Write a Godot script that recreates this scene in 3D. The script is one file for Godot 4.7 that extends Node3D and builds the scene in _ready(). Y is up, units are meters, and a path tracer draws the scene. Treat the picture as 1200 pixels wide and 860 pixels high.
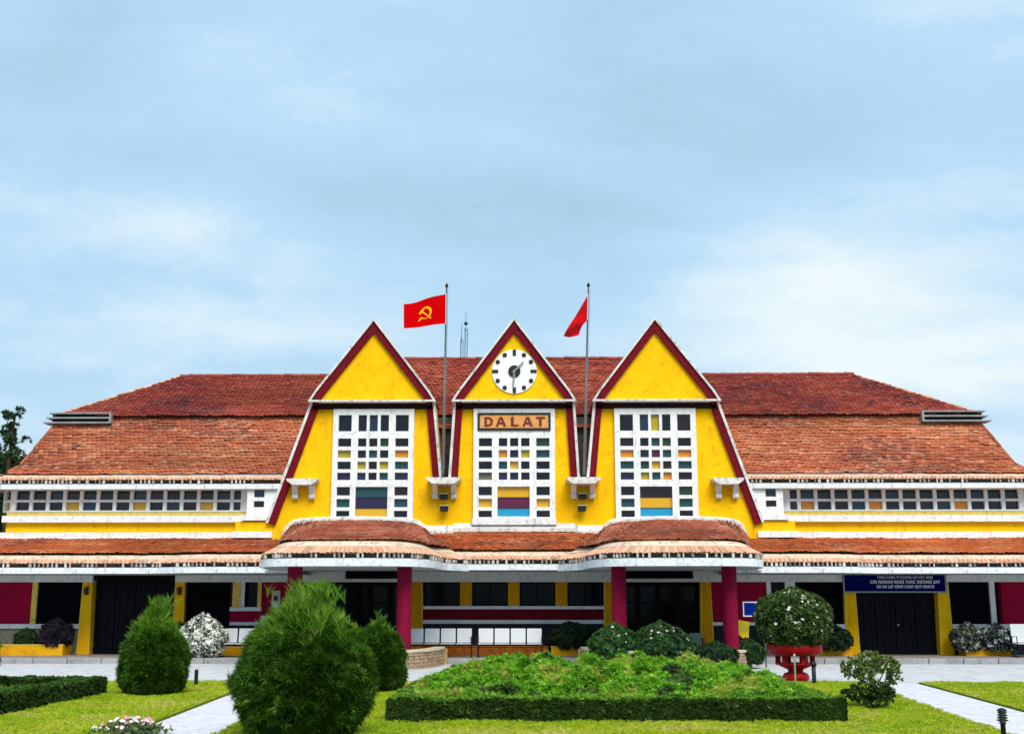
extends Node3D
# A yellow three-gabled railway station behind a lawn, under a bright overcast sky.
# The facade plane of the station stands at z = FZ; every "local" z is measured from it towards the camera.
const FZ := -38.7
const EXPOSURE := 2.6
var rng := RandomNumberGenerator.new()
var lump := FastNoiseLite.new()
var patch := FastNoiseLite.new()
var M := {}
var taken := {}

# ------------------------------------------------------------------ nodes
func unique(parent: Node, called: String) -> String:
	var key := str(parent.get_instance_id()) + called
	if not taken.has(key):
		taken[key] = 0
		return called
	taken[key] += 1
	return "%s_%03d" % [called, taken[key]]

func thing(called: String, label: String, category: String, at := Vector3.ZERO, turn := 0.0, group := "") -> Node3D:
	var o := Node3D.new()
	o.name = unique(self, called)
	add_child(o)
	o.position = at
	o.rotation.y = turn
	tag(o, label, category, group)
	return o

func tag(o: Node, label: String, category := "", group := "") -> void:
	o.set_meta("label", label)
	if category != "":
		o.set_meta("category", category)
	if group != "":
		o.set_meta("group", group)

func part(called: String, mesh: Mesh, mat: Material, parent: Node, at := Vector3.ZERO) -> MeshInstance3D:
	var o := MeshInstance3D.new()
	o.name = unique(parent, called)
	o.mesh = mesh
	o.material_override = mat
	o.position = at
	parent.add_child(o)
	return o

func structure(called: String, mesh: Mesh, mat: Material) -> MeshInstance3D:
	var o := part(called, mesh, mat, self)
	o.set_meta("kind", "structure")
	return o

func copies(called: String, mesh: Mesh, mat: Material, xf: Array, cols: Array, parent: Node) -> MultiMeshInstance3D:
	var mm := MultiMesh.new()
	mm.transform_format = MultiMesh.TRANSFORM_3D
	mm.use_colors = true
	mm.mesh = mesh
	mm.instance_count = xf.size()
	for i in xf.size():
		mm.set_instance_transform(i, xf[i])
		mm.set_instance_color(i, cols[i])
	var o := MultiMeshInstance3D.new()
	o.name = unique(parent, called)
	o.multimesh = mm
	o.material_override = mat
	o.set_meta("kind", "stuff")
	parent.add_child(o)
	return o

# ------------------------------------------------------------------ shapes
func mk(smooth := false) -> SurfaceTool:
	var st := SurfaceTool.new()
	st.begin(Mesh.PRIMITIVE_TRIANGLES)
	st.set_smooth_group(0 if smooth else -1)
	return st

func fin(st: SurfaceTool) -> ArrayMesh:
	st.generate_normals()
	return st.commit()

func tri(st: SurfaceTool, a: Vector3, b: Vector3, c: Vector3) -> void:
	st.add_vertex(a)
	st.add_vertex(b)
	st.add_vertex(c)

func quad(st: SurfaceTool, a: Vector3, b: Vector3, c: Vector3, d: Vector3) -> void:
	tri(st, a, b, c)
	tri(st, a, c, d)

func box(st: SurfaceTool, x0: float, y0: float, z0: float, x1: float, y1: float, z1: float) -> void:
	var p := [Vector3(x0, y0, z0), Vector3(x1, y0, z0), Vector3(x1, y1, z0), Vector3(x0, y1, z0), Vector3(x0, y0, z1), Vector3(x1, y0, z1), Vector3(x1, y1, z1), Vector3(x0, y1, z1)]
	for f in [[4, 7, 6, 5], [1, 2, 3, 0], [0, 3, 7, 4], [5, 6, 2, 1], [7, 3, 2, 6], [0, 4, 5, 1]]:
		quad(st, p[f[0]], p[f[1]], p[f[2]], p[f[3]])

func boxm(x0: float, y0: float, z0: float, x1: float, y1: float, z1: float) -> ArrayMesh:
	var st := mk()
	box(st, x0, y0, z0, x1, y1, z1)
	return fin(st)

# a box with chamfered edges, for the things that are seen close up
func soft_box(st: SurfaceTool, lo: Vector3, hi: Vector3, b: float) -> void:
	var pts := []
	for y in [[lo.y, b], [lo.y + b, 0.0], [hi.y - b, 0.0], [hi.y, b]]:
		var i: float = y[1]
		pts.append([Vector3(lo.x + i + b * .5, y[0], lo.z + i), Vector3(hi.x - i - b * .5, y[0], lo.z + i), Vector3(hi.x - i, y[0], lo.z + i + b * .5), Vector3(hi.x - i, y[0], hi.z - i - b * .5), Vector3(hi.x - i - b * .5, y[0], hi.z - i), Vector3(lo.x + i + b * .5, y[0], hi.z - i), Vector3(lo.x + i, y[0], hi.z - i - b * .5), Vector3(lo.x + i, y[0], lo.z + i + b * .5)])
	for r in 3:
		for k in 8:
			var n: int = (k + 1) % 8
			quad(st, pts[r][k], pts[r + 1][k], pts[r + 1][n], pts[r][n])
	for k in range(1, 7):
		tri(st, pts[0][0], pts[0][k], pts[0][k + 1])
		tri(st, pts[3][0], pts[3][k + 1], pts[3][k])

func extrude(st: SurfaceTool, poly: PackedVector2Array, z0: float, z1: float) -> void:
	var ix := Geometry2D.triangulate_polygon(poly)
	var k := 0
	while k < ix.size():
		var a := poly[ix[k]]
		var b := poly[ix[k + 1]]
		var c := poly[ix[k + 2]]
		if (b - a).cross(c - a) > 0:
			var t := b
			b = c
			c = t
		tri(st, Vector3(a.x, a.y, z1), Vector3(b.x, b.y, z1), Vector3(c.x, c.y, z1))
		tri(st, Vector3(a.x, a.y, z0), Vector3(c.x, c.y, z0), Vector3(b.x, b.y, z0))
		k += 3
	var cw := Geometry2D.is_polygon_clockwise(poly)
	for i in poly.size():
		var p := poly[i]
		var q := poly[(i + 1) % poly.size()]
		if not cw:
			var t := p
			p = q
			q = t
		quad(st, Vector3(p.x, p.y, z1), Vector3(q.x, q.y, z1), Vector3(q.x, q.y, z0), Vector3(p.x, p.y, z0))

func extrudem(poly: Array, z0: float, z1: float) -> ArrayMesh:
	var st := mk()
	extrude(st, PackedVector2Array(poly), z0, z1)
	return fin(st)

# a flat outline in x and depth, laid down at height y with thickness t
func slab(poly: Array, y: float, t: float) -> ArrayMesh:
	var st := mk()
	var p := PackedVector2Array(poly)
	var ix := Geometry2D.triangulate_polygon(p)
	for k in ix.size() / 3:
		var a := p[ix[k * 3]]
		var b := p[ix[k * 3 + 1]]
		var c := p[ix[k * 3 + 2]]
		if (b - a).cross(c - a) < 0:
			var s := b
			b = c
			c = s
		tri(st, Vector3(a.x, y, a.y), Vector3(b.x, y, b.y), Vector3(c.x, y, c.y))
		if t > 0:
			tri(st, Vector3(a.x, y - t, a.y), Vector3(c.x, y - t, c.y), Vector3(b.x, y - t, b.y))
	if t > 0:
		for i in p.size():
			var a := p[i]
			var b := p[(i + 1) % p.size()]
			quad(st, Vector3(a.x, y, a.y), Vector3(b.x, y, b.y), Vector3(b.x, y - t, b.y), Vector3(a.x, y - t, a.y))
	return fin(st)

# a band of width w along the inside (or, negative, the outside) of an open outline
func band(points: Array, w0: float, w1: float, z0: float, z1: float) -> ArrayMesh:
	var a := []
	var b := []
	for i in points.size():
		var p: Vector2 = points[i]
		var d := Vector2.ZERO
		var n := Vector2.ZERO
		if i == 0:
			d = (points[1] - p).normalized()
			n = Vector2(-d.y, d.x)
		elif i == points.size() - 1:
			d = (p - points[i - 1]).normalized()
			n = Vector2(-d.y, d.x)
		else:
			var d0: Vector2 = (p - points[i - 1]).normalized()
			var d1: Vector2 = (points[i + 1] - p).normalized()
			var n0 := Vector2(-d0.y, d0.x)
			var n1 := Vector2(-d1.y, d1.x)
			n = (n0 + n1).normalized()
			n /= maxf(.35, n.dot(n0))
		a.append(p + n * w0)
		b.append(p + n * w1)
	b.reverse()
	return extrudem(a + b, z0, z1)

func loft(st: SurfaceTool, a: Array, b: Array) -> void:
	for i in a.size() - 1:
		quad(st, a[i], b[i], b[i + 1], a[i + 1])

# profile of (outwards, height) points carried along a plan outline of (x, z) points that runs from left to right
func sweep(path: Array, profile: Array, smooth := false) -> ArrayMesh:
	var st := mk(smooth)
	var rows := []
	for q in profile:
		rows.append(ring(path, q.x, q.y))
	for i in rows.size() - 1:
		loft(st, rows[i], rows[i + 1])
	return fin(st)

func ring(path: Array, out: float, y: float) -> Array:
	var r := []
	for i in path.size():
		var p: Vector2 = path[i]
		var d: Vector2 = (path[mini(i + 1, path.size() - 1)] - path[maxi(i - 1, 0)]).normalized()
		var n := Vector2(-d.y, d.x)
		r.append(Vector3(p.x + n.x * out, y, p.y + n.y * out))
	return r

func lathe(st: SurfaceTool, prof: Array, segs := 20, at := Vector3.ZERO) -> void:
	for i in prof.size() - 1:
		for k in segs:
			var a0 := TAU * k / segs
			var a1 := TAU * (k + 1) / segs
			var p: Vector2 = prof[i]
			var q: Vector2 = prof[i + 1]
			quad(st, at + Vector3(p.x * cos(a0), p.y, p.x * sin(a0)), at + Vector3(p.x * cos(a1), p.y, p.x * sin(a1)), at + Vector3(q.x * cos(a1), q.y, q.x * sin(a1)), at + Vector3(q.x * cos(a0), q.y, q.x * sin(a0)))

func lathem(prof: Array, segs := 20) -> ArrayMesh:
	var st := mk(true)
	lathe(st, prof, segs)
	return fin(st)

func tube(st: SurfaceTool, path: Array, r0: float, r1: float, segs := 8) -> void:
	var rings := []
	for i in path.size():
		var d: Vector3 = (path[mini(i + 1, path.size() - 1)] - path[maxi(i - 1, 0)]).normalized()
		var b := facing(d, 0.0)
		var r := lerpf(r0, r1, float(i) / (path.size() - 1))
		var c := []
		for k in segs + 1:
			c.append(path[i] + b * Vector3(cos(TAU * k / segs) * r, 0, sin(TAU * k / segs) * r))
		rings.append(c)
	for i in rings.size() - 1:
		loft(st, rings[i], rings[i + 1])
	for e in [0, rings.size() - 1]:
		for k in segs:
			tri(st, path[e], rings[e][k], rings[e][k + 1])

func tubem(path: Array, r0: float, r1: float, segs := 8) -> ArrayMesh:
	var st := mk(true)
	tube(st, path, r0, r1, segs)
	return fin(st)

func facing(dir: Vector3, spin: float) -> Basis:
	var y := dir.normalized()
	var x := y.cross(Vector3.FORWARD if absf(y.z) < .9 else Vector3.RIGHT).normalized()
	var z := x.cross(y)
	return Basis(x, y, z) * Basis(Vector3.UP, spin)

# a sheet from z0 to z1 with rectangular holes (x0, y0, x1, y1)
func lattice(rect: Array, holes: Array, z0: float, z1: float) -> ArrayMesh:
	var st := mk()
	var xs := [rect[0], rect[2]]
	var ys := [rect[1], rect[3]]
	for h in holes:
		for v in [h[0], h[2]]:
			if not xs.has(v): xs.append(v)
		for v in [h[1], h[3]]:
			if not ys.has(v): ys.append(v)
	xs.sort()
	ys.sort()
	var solid := func(i: int, j: int) -> bool:
		if i < 0 or j < 0 or i >= xs.size() - 1 or j >= ys.size() - 1:
			return false
		var c := Vector2((xs[i] + xs[i + 1]) / 2, (ys[j] + ys[j + 1]) / 2)
		for h in holes:
			if c.x > h[0] and c.x < h[2] and c.y > h[1] and c.y < h[3]:
				return false
		return true
	for i in xs.size() - 1:
		for j in ys.size() - 1:
			if not solid.call(i, j):
				continue
			var x0: float = xs[i]
			var x1: float = xs[i + 1]
			var y0: float = ys[j]
			var y1: float = ys[j + 1]
			quad(st, Vector3(x0, y0, z1), Vector3(x0, y1, z1), Vector3(x1, y1, z1), Vector3(x1, y0, z1))
			if not solid.call(i - 1, j): quad(st, Vector3(x0, y0, z0), Vector3(x0, y1, z0), Vector3(x0, y1, z1), Vector3(x0, y0, z1))
			if not solid.call(i + 1, j): quad(st, Vector3(x1, y0, z1), Vector3(x1, y1, z1), Vector3(x1, y1, z0), Vector3(x1, y0, z0))
			if not solid.call(i, j - 1): quad(st, Vector3(x0, y0, z0), Vector3(x0, y0, z1), Vector3(x1, y0, z1), Vector3(x1, y0, z0))
			if not solid.call(i, j + 1): quad(st, Vector3(x0, y1, z1), Vector3(x0, y1, z0), Vector3(x1, y1, z0), Vector3(x1, y1, z1))
	return fin(st)

# ------------------------------------------------------------------ materials
func noise_img(seed_: int, freq: float, oct: int, size := 256, kind := FastNoiseLite.TYPE_SIMPLEX_SMOOTH) -> Image:
	var n := FastNoiseLite.new()
	n.seed = seed_
	n.noise_type = kind
	n.frequency = freq
	n.fractal_octaves = oct
	n.fractal_gain = .55
	var im := n.get_seamless_image(size, size)
	im.convert(Image.FORMAT_L8)
	return im

# base colour with coarse drift, fine grain and patches of a stain colour where a third noise runs high
func tex(base: Color, drift: Color, stain: Color, amount: float, seed_: int, cut := .62, grain := .06, size := 256, runs := 0.0) -> ImageTexture:
	var a := noise_img(seed_, .012, 4, size).get_data()
	var b := noise_img(seed_ + 7, .16, 2, size).get_data()
	var c := noise_img(seed_ + 13, .03, 5, size).get_data()
	var out := PackedByteArray()
	out.resize(size * size * 3)
	for i in size * size:
		var col := base.lerp(drift, a[i] / 255.0)
		var g := (b[i] / 255.0 - .5) * 2.0 * grain
		var s := clampf((c[i] / 255.0 - cut) / .18, 0, 1) * amount
		col = col.lerp(stain, s)
		if runs > 0:   # rain runs: narrow, long marks of the same dirt
			var row := (i / size / 9) % size
			var mark := clampf((c[row * size + i % size] / 255.0 - .60) / .2, 0, 1) * clampf((a[i] / 255.0 - .42) / .2, 0, 1)
			col = col.lerp(stain, mark * runs)
		out[i * 3] = int(clampf(col.r + g, 0, 1) * 255)
		out[i * 3 + 1] = int(clampf(col.g + g * .9, 0, 1) * 255)
		out[i * 3 + 2] = int(clampf(col.b + g * .8, 0, 1) * 255)
	return ImageTexture.create_from_image(Image.create_from_data(size, size, false, Image.FORMAT_RGB8, out))

func surf(t: Texture2D, scale: Vector3, rough := .8, relief: Texture2D = null, cm := .3) -> StandardMaterial3D:
	var m := StandardMaterial3D.new()
	m.albedo_texture = t
	m.uv1_triplanar = true
	m.uv1_world_triplanar = true
	m.uv1_scale = scale
	m.uv1_triplanar_sharpness = 4.0
	m.metallic_specular = .25
	m.roughness = rough
	m.cull_mode = BaseMaterial3D.CULL_DISABLED
	if relief:
		m.heightmap_enabled = true
		m.heightmap_texture = relief
		m.heightmap_scale = cm
	return m

func plain(c: Color, rough := .6, metal := 0.0) -> StandardMaterial3D:
	var m := StandardMaterial3D.new()
	m.albedo_color = c
	m.roughness = rough
	m.metallic = metal
	m.cull_mode = BaseMaterial3D.CULL_DISABLED
	return m

func tinted(rough := .7, through := 0.0) -> StandardMaterial3D:
	var m := StandardMaterial3D.new()
	m.vertex_color_use_as_albedo = true
	m.metallic_specular = .22
	m.roughness = rough
	m.cull_mode = BaseMaterial3D.CULL_DISABLED
	if through > 0:
		m.backlight_enabled = true
		m.backlight = Color(through, through, through * .6)
	return m

func materials() -> void:
	var bumps := ImageTexture.create_from_image(noise_img(91, .09, 4))
	var grit := ImageTexture.create_from_image(noise_img(92, .22, 2))
	M.yellow = surf(tex(Color(.95, .755, .045), Color(.92, .70, .02), Color(.72, .52, .10), .35, 1, .66, .022, 512, .40), Vector3(.20, .20, .20), .85, bumps, .35)
	M.ochre = surf(tex(Color(.86, .63, .05), Color(.79, .54, .04), Color(.60, .42, .08), .3, 2, .66, .02), Vector3(.3, .15, .3), .85, bumps, .3)
	M.pale_yellow = surf(tex(Color(.90, .80, .42), Color(.87, .75, .33), Color(.6, .5, .3), .5, 3, .66, .03), Vector3(.5, .5, .5), .85, bumps, .3)
	M.white = surf(tex(Color(.90, .91, .92), Color(.84, .86, .88), Color(.62, .63, .62), .4, 4, .64, .015, 512, .35), Vector3(.35, .35, .35), .7, bumps, .2)
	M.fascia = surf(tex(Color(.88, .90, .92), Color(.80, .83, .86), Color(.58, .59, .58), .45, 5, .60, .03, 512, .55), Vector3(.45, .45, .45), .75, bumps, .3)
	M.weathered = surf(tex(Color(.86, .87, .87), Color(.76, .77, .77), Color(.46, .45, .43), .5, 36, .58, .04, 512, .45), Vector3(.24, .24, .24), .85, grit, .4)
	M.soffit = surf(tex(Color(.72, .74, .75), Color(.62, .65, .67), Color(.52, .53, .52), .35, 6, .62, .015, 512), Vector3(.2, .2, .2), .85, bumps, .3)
	M.crimson = surf(tex(Color(.64, .05, .23), Color(.55, .035, .20), Color(.46, .05, .18), .35, 7, .62, .025), Vector3(.3, .2, .3), .85, bumps, .3)
	M.column = surf(tex(Color(.50, .03, .19), Color(.43, .025, .17), Color(.34, .04, .14), .4, 35, .62, .02), Vector3(.3, .2, .3), .8, bumps, .3)
	M.trim = surf(tex(Color(.46, .04, .12), Color(.39, .03, .11), Color(.20, .05, .07), .6, 8, .6, .03), Vector3(.9, .9, .9), .75, bumps, .2)
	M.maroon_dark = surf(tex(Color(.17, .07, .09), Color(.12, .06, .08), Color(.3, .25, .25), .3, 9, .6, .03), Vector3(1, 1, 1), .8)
	M.dado = surf(tex(Color(.16, .18, .22), Color(.11, .13, .16), Color(.38, .40, .40), .35, 10, .64, .04), Vector3(.7, .7, .7), .6, grit, .5)
	M.pebble = surf(tex(Color(.66, .63, .55), Color(.52, .50, .44), Color(.80, .78, .72), .7, 11, .55, .16), Vector3(1.2, 1.2, 1.2), .95, grit, 1.6)
	M.stone = surf(tex(Color(.72, .62, .50), Color(.62, .52, .42), Color(.50, .42, .34), .6, 12, .58, .07), Vector3(1.2, 1.2, 1.2), .9, grit, .7)
	M.cap = surf(tex(Color(.82, .78, .70), Color(.74, .70, .62), Color(.5, .46, .40), .5, 13, .62, .04), Vector3(1, 1, 1), .85)
	M.navy = surf(tex(Color(.035, .04, .09), Color(.025, .03, .07), Color(.07, .07, .11), .4, 14, .62, .015), Vector3(1, .4, 1), .55)
	M.black_wood = surf(tex(Color(.05, .045, .055), Color(.035, .03, .04), Color(.09, .08, .09), .4, 15, .62, .015), Vector3(1, .4, 1), .6)
	M.under = surf(tex(Color(.30, .17, .13), Color(.22, .12, .10), Color(.12, .09, .09), .5, 16, .6, .03), Vector3(.6, .6, .6), .95)
	M.mortar = surf(tex(Color(.86, .79, .71), Color(.78, .68, .60), Color(.52, .42, .36), .5, 34, .6, .04), Vector3(.5, .5, .5), .95)
	M.pale_deck = surf(tex(Color(.78, .63, .53), Color(.70, .52, .42), Color(.40, .33, .30), .5, 33, .6, .05), Vector3(.6, .6, .6), .95)
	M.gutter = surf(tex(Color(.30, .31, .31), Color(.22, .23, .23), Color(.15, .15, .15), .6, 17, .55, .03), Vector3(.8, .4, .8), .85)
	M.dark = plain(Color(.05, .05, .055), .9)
	M.road = surf(tex(Color(.77, .78, .79), Color(.70, .71, .73), Color(.58, .59, .61), .5, 18, .58, .05, 512), Vector3(.16, .16, .16), .92, grit, .5)
	M.path = surf(tex(Color(.82, .82, .85), Color(.75, .75, .79), Color(.62, .62, .64), .5, 19, .6, .05, 512), Vector3(.25, .25, .25), .92, grit, .4)
	M.kerb = surf(tex(Color(.62, .63, .64), Color(.52, .53, .55), Color(.44, .45, .46), .5, 20, .56, .05), Vector3(.25, .25, .25), .9, grit, .6)
	M.platform = surf(tex(Color(.62, .58, .56), Color(.52, .48, .47), Color(.40, .36, .35), .6, 21, .58, .04), Vector3(.5, .5, .5), .6)
	M.earth = surf(tex(Color(.44, .52, .10), Color(.55, .58, .14), Color(.40, .34, .20), .8, 22, .60, .06, 512), Vector3(.3, .3, .3), 1.0, grit, 1.0)
	M.far_ground = surf(tex(Color(.36, .42, .18), Color(.42, .45, .22), Color(.4, .35, .24), .6, 23, .6, .05), Vector3(.05, .05, .05), 1.0)
	M.soil = surf(tex(Color(.24, .18, .13), Color(.18, .13, .10), Color(.3, .24, .18), .6, 24, .58, .06), Vector3(1, 1, 1), 1.0)
	M.tile = tinted(.85)
	M.leaf = tinted(.55, .35)
	M.blade = tinted(.6, .45)
	M.petal = tinted(.6, .4)
	M.bark = surf(tex(Color(.30, .24, .18), Color(.22, .17, .13), Color(.14, .11, .09), .6, 25, .55, .06), Vector3(3, 1, 3), .95)
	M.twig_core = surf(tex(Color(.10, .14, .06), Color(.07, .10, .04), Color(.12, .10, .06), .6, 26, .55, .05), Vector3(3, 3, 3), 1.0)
	M.steel = plain(Color(.74, .76, .78), .42, .35)
	M.bench_white = plain(Color(.78, .80, .82), .45, .1)
	M.bench_green = plain(Color(.42, .52, .50), .5)
	M.iron = plain(Color(.07, .075, .08), .5, .3)
	M.pole = plain(Color(.48, .52, .53), .45, .5)
	M.ceramic = surf(tex(Color(.62, .045, .06), Color(.50, .03, .05), Color(.28, .04, .05), .7, 27, .6, .05), Vector3(1.6, 1.6, 1.6), .45, bumps, .4)
	M.planter = surf(tex(Color(.88, .66, .10), Color(.80, .57, .08), Color(.62, .46, .14), .4, 28, .6, .03), Vector3(.35, .3, .35), .85, bumps, .3)
	M.brown_planter = surf(tex(Color(.60, .36, .12), Color(.50, .28, .10), Color(.35, .2, .1), .6, 29, .6, .04), Vector3(.9, .6, .9), .85, bumps, .3)
	M.blue = plain(Color(.012, .035, .33), .8)
	M.blue.metallic_specular = .15
	M.sky_blue = plain(Color(.02, .13, .50), .8)
	M.sky_blue.metallic_specular = .15
	M.print_white = plain(Color(.86, .88, .92), .5)
	M.beige = plain(Color(.74, .72, .66), .6)
	M.brown_metal = plain(Color(.30, .15, .07), .5, .2)
	M.board = surf(tex(Color(.86, .62, .36), Color(.80, .55, .30), Color(.6, .4, .22), .4, 30, .62, .03), Vector3(1, 1, 1), .7)
	M.letter = plain(Color(.36, .03, .06), .6)
	M.dial = surf(tex(Color(.92, .93, .95), Color(.87, .88, .91), Color(.7, .7, .7), .3, 31, .66, .01), Vector3(1, 1, 1), .5)
	M.plastic_yellow = plain(Color(.93, .82, .03), .45)
	M.glass = {}
	for g in [["navy", Color(.03, .045, .09)], ["black", Color(.03, .03, .04)], ["maroon", Color(.13, .025, .06)], ["teal", Color(.10, .27, .29)], ["slate", Color(.09, .17, .25)], ["violet", Color(.14, .09, .24)], ["gold", Color(.80, .62, .06)], ["amber", Color(.82, .52, .06)], ["olive", Color(.66, .60, .08)], ["plum", Color(.34, .04, .22)], ["cyan", Color(.10, .55, .72)], ["green", Color(.13, .23, .14)], ["stone", Color(.40, .37, .30)], ["night", Color(.012, .014, .03)]]:
		var m := plain(g[1], .12)
		m.metallic_specular = .5
		M.glass[g[0]] = m
	for k in [M.navy, M.black_wood, M.glass.night, M.dado]:
		k.metallic_specular = .22

# ------------------------------------------------------------------ roof tiles
func tile_mesh() -> ArrayMesh:
	var st := mk()
	var xs := [-.52, -.2, .2, .52]
	var ys := [0.0, .018, .018, 0.0]
	for i in 3:
		var a := Vector3(xs[i], ys[i] + .034, .5)
		var b := Vector3(xs[i + 1], ys[i + 1] + .034, .5)
		quad(st, a, Vector3(xs[i], ys[i], -.75), Vector3(xs[i + 1], ys[i + 1], -.75), b)
		quad(st, a, b, b - Vector3(0, .036, 0), a - Vector3(0, .036, 0))
	return fin(st)

func barrel_mesh() -> ArrayMesh:
	var st := mk()
	for i in 6:
		var a0 := PI * i / 6
		var a1 := PI * (i + 1) / 6
		var o := [Vector2(cos(a0), sin(a0)), Vector2(cos(a1), sin(a1))]
		quad(st, Vector3(o[0].x, o[0].y, .5), Vector3(o[0].x * .86, o[0].y * .86, -.5), Vector3(o[1].x * .86, o[1].y * .86, -.5), Vector3(o[1].x, o[1].y, .5))
		quad(st, Vector3(o[0].x, o[0].y, .5), Vector3(o[1].x, o[1].y, .5), Vector3(o[1].x * .72, o[1].y * .72, .5), Vector3(o[0].x * .72, o[0].y * .72, .5))
	return fin(st)

var tile_shape: ArrayMesh
var barrel_shape: ArrayMesh

# tiles on the sheet between eave polyline e and upper polyline u; shades are linear colours
func tiles(e: Array, u: Array, shades: Array, parent: Node, exposure := .125, width := .16, called := "roof_tiles") -> void:
	var xf := []
	var cols := []
	for s in e.size() - 1:
		var e0: Vector3 = e[s]
		var e1: Vector3 = e[s + 1]
		var u0: Vector3 = u[s]
		var u1: Vector3 = u[s + 1]
		var len_up := maxf((u0 - e0).length(), (u1 - e1).length()) * .5 + minf((u0 - e0).length(), (u1 - e1).length()) * .5
		var rows := maxi(1, int(round(len_up / exposure)))
		for r in rows:
			var t := (r + .5) / rows
			var a := e0.lerp(u0, t)
			var b := e1.lerp(u1, t)
			var span := (b - a).length()
			var count := int(round(span / width))
			if count < 1:
				continue
			var row_tone := rng.randf_range(.80, 1.10)
			for k in count:
				var w := clampf((k + .5 + (.25 if r % 2 == 0 else -.25)) / count, .3 / count, 1.0 - .3 / count)
				var p := a.lerp(b, w)
				var along := (e1 - e0).normalized() if (e1 - e0).length() > .01 else (u1 - u0).normalized()
				var up := (u0 - e0).lerp(u1 - e1, w)
				up = (up - along * up.dot(along)).normalized()
				var out := along.cross(up)
				var bs := Basis(along * width, out, -up * exposure)
				bs = Basis(out, rng.randfn(0, .03)) * Basis(along, rng.randfn(0, .05)) * bs
				var sag := lump.get_noise_2d(p.x * 6.0, p.y * 20.0) * .03
				xf.append(Transform3D(bs, p + out * (rng.randf_range(.0, .022) + sag * .6) + up * (rng.randfn(0, .012) + sag)))
				var n1 := patch.get_noise_3d(p.x * 1.6, p.y * 3.4, p.z * 1.6) * .62 + .5
				var n2 := lump.get_noise_3d(p.x * 5.0, p.y * 30.0, p.z * 3.0)
				var broad := 1.0 + .30 * lump.get_noise_3d(p.x * 1.2, p.y * 4.0, 7.0)
				var c: Color = shades[0]
				c = c.lerp(shades[1], clampf(n1 * 1.5 - .25 + rng.randfn(0, .14), 0, 1))
				c = c.lerp(shades[3], clampf(n2 * .9, 0, .40))
				if n1 + n2 * .45 + rng.randfn(0, .09) > .76:
					c = c.lerp(shades[2], rng.randf_range(.3, .85))
				if rng.randf() < .07:
					c = c.lerp(shades[3], rng.randf_range(.1, .45))
				c *= rng.randf_range(.84, 1.12) * row_tone * broad
				c.a = 1
				cols.append(c)
	copies(called, tile_shape, M.tile, xf, cols, parent)

# half-round tiles side by side along a polyline, pointing down the slope; their hollow ends show at the eave
func barrels(e: Array, u: Array, shades: Array, parent: Node, called := "eave_tiles", step := .135, r := .060) -> void:
	var tick := []
	var tick_cols := []
	var xf := []
	var cols := []
	for s in e.size() - 1:
		var e0: Vector3 = e[s]
		var e1: Vector3 = e[s + 1]
		var u0: Vector3 = u[s]
		var u1: Vector3 = u[s + 1]
		var count := maxi(1, int(round((e1 - e0).length() / step)))
		for k in count:
			var w := (k + .5) / count
			var p := e0.lerp(e1, w)
			var q := u0.lerp(u1, w)
			var along := (e1 - e0).normalized()
			var up := (q - p)
			var l := up.length()
			up = up.normalized()
			var out := along.cross(up).normalized()
			var j := rng.randf_range(-.03, .03)
			xf.append(Transform3D(Basis(along * r * rng.randf_range(.9, 1.15), out * r * rng.randf_range(.45, .7), -up * l), (p + q) / 2 - up * j))
			if rng.randf() < .62:
				var face := along.cross(Vector3.UP).normalized()
				tick.append(Transform3D(Basis(along * rng.randf_range(.03, .085), Vector3.UP * rng.randf_range(.08, .13), face * .05), p + along * step * .5 + Vector3(0, -.062, 0)))
				tick_cols.append(Color(.58, .55, .52) * rng.randf_range(.25, 1.1))
			var c: Color = (shades[0] as Color).lerp(shades[1], rng.randf())
			if rng.randf() < .12:
				c = c.lerp(shades[2], .6)
			c *= rng.randf_range(.85, 1.1)
			c.a = 1
			cols.append(c)
	copies(called, barrel_shape, M.tile, xf, cols, parent)
	copies("mortar_plugs", boxm(-.5, -.5, -.5, .5, .5, .5), M.tile, tick, tick_cols, parent)

# half-round cap tiles along a ridge or a hip
func ridge(a: Vector3, b: Vector3, shades: Array, parent: Node, r := .11) -> void:
	var xf := []
	var cols := []
	var d := (b - a)
	var count := int(d.length() / .32)
	var along := d.normalized()
	var side := along.cross(Vector3.UP).normalized()
	var up := side.cross(along)
	for k in count:
		var p := a.lerp(b, (k + .5) / count) + up * rng.randf_range(-.01, .015)
		xf.append(Transform3D(Basis(side * r, up * r, -along * .36), p))
		var c: Color = (shades[0] as Color).lerp(shades[1], rng.randf()) * rng.randf_range(.7, 1.1)
		c.a = 1
		cols.append(c)
	copies("ridge_tiles", barrel_shape, M.tile, xf, cols, parent)

# ------------------------------------------------------------------ foliage
func sprig(n: int, length: float, width: float, spread: float, curve: float, seed_: int) -> ArrayMesh:
	var r := RandomNumberGenerator.new()
	r.seed = seed_
	var st := mk()
	for k in n:
		var a := TAU * k / n + r.randf_range(-.5, .5)
		var tilt := spread * sqrt(r.randf_range(.05, 1))
		var d := Vector3(sin(tilt) * cos(a), cos(tilt), sin(tilt) * sin(a))
		var side := d.cross(Vector3(cos(a + 1.3), r.randf_range(-.5, .5), sin(a + 1.3))).normalized() * width * .5
		var l := length * r.randf_range(.6, 1.15)
		var mid := d * l * .5
		var tip := d * l + Vector3(cos(a), -.6, sin(a)) * curve * l
		tri(st, side * .35, mid + side, mid - side)
		tri(st, mid + side, tip, mid - side)
	return fin(st)

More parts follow.
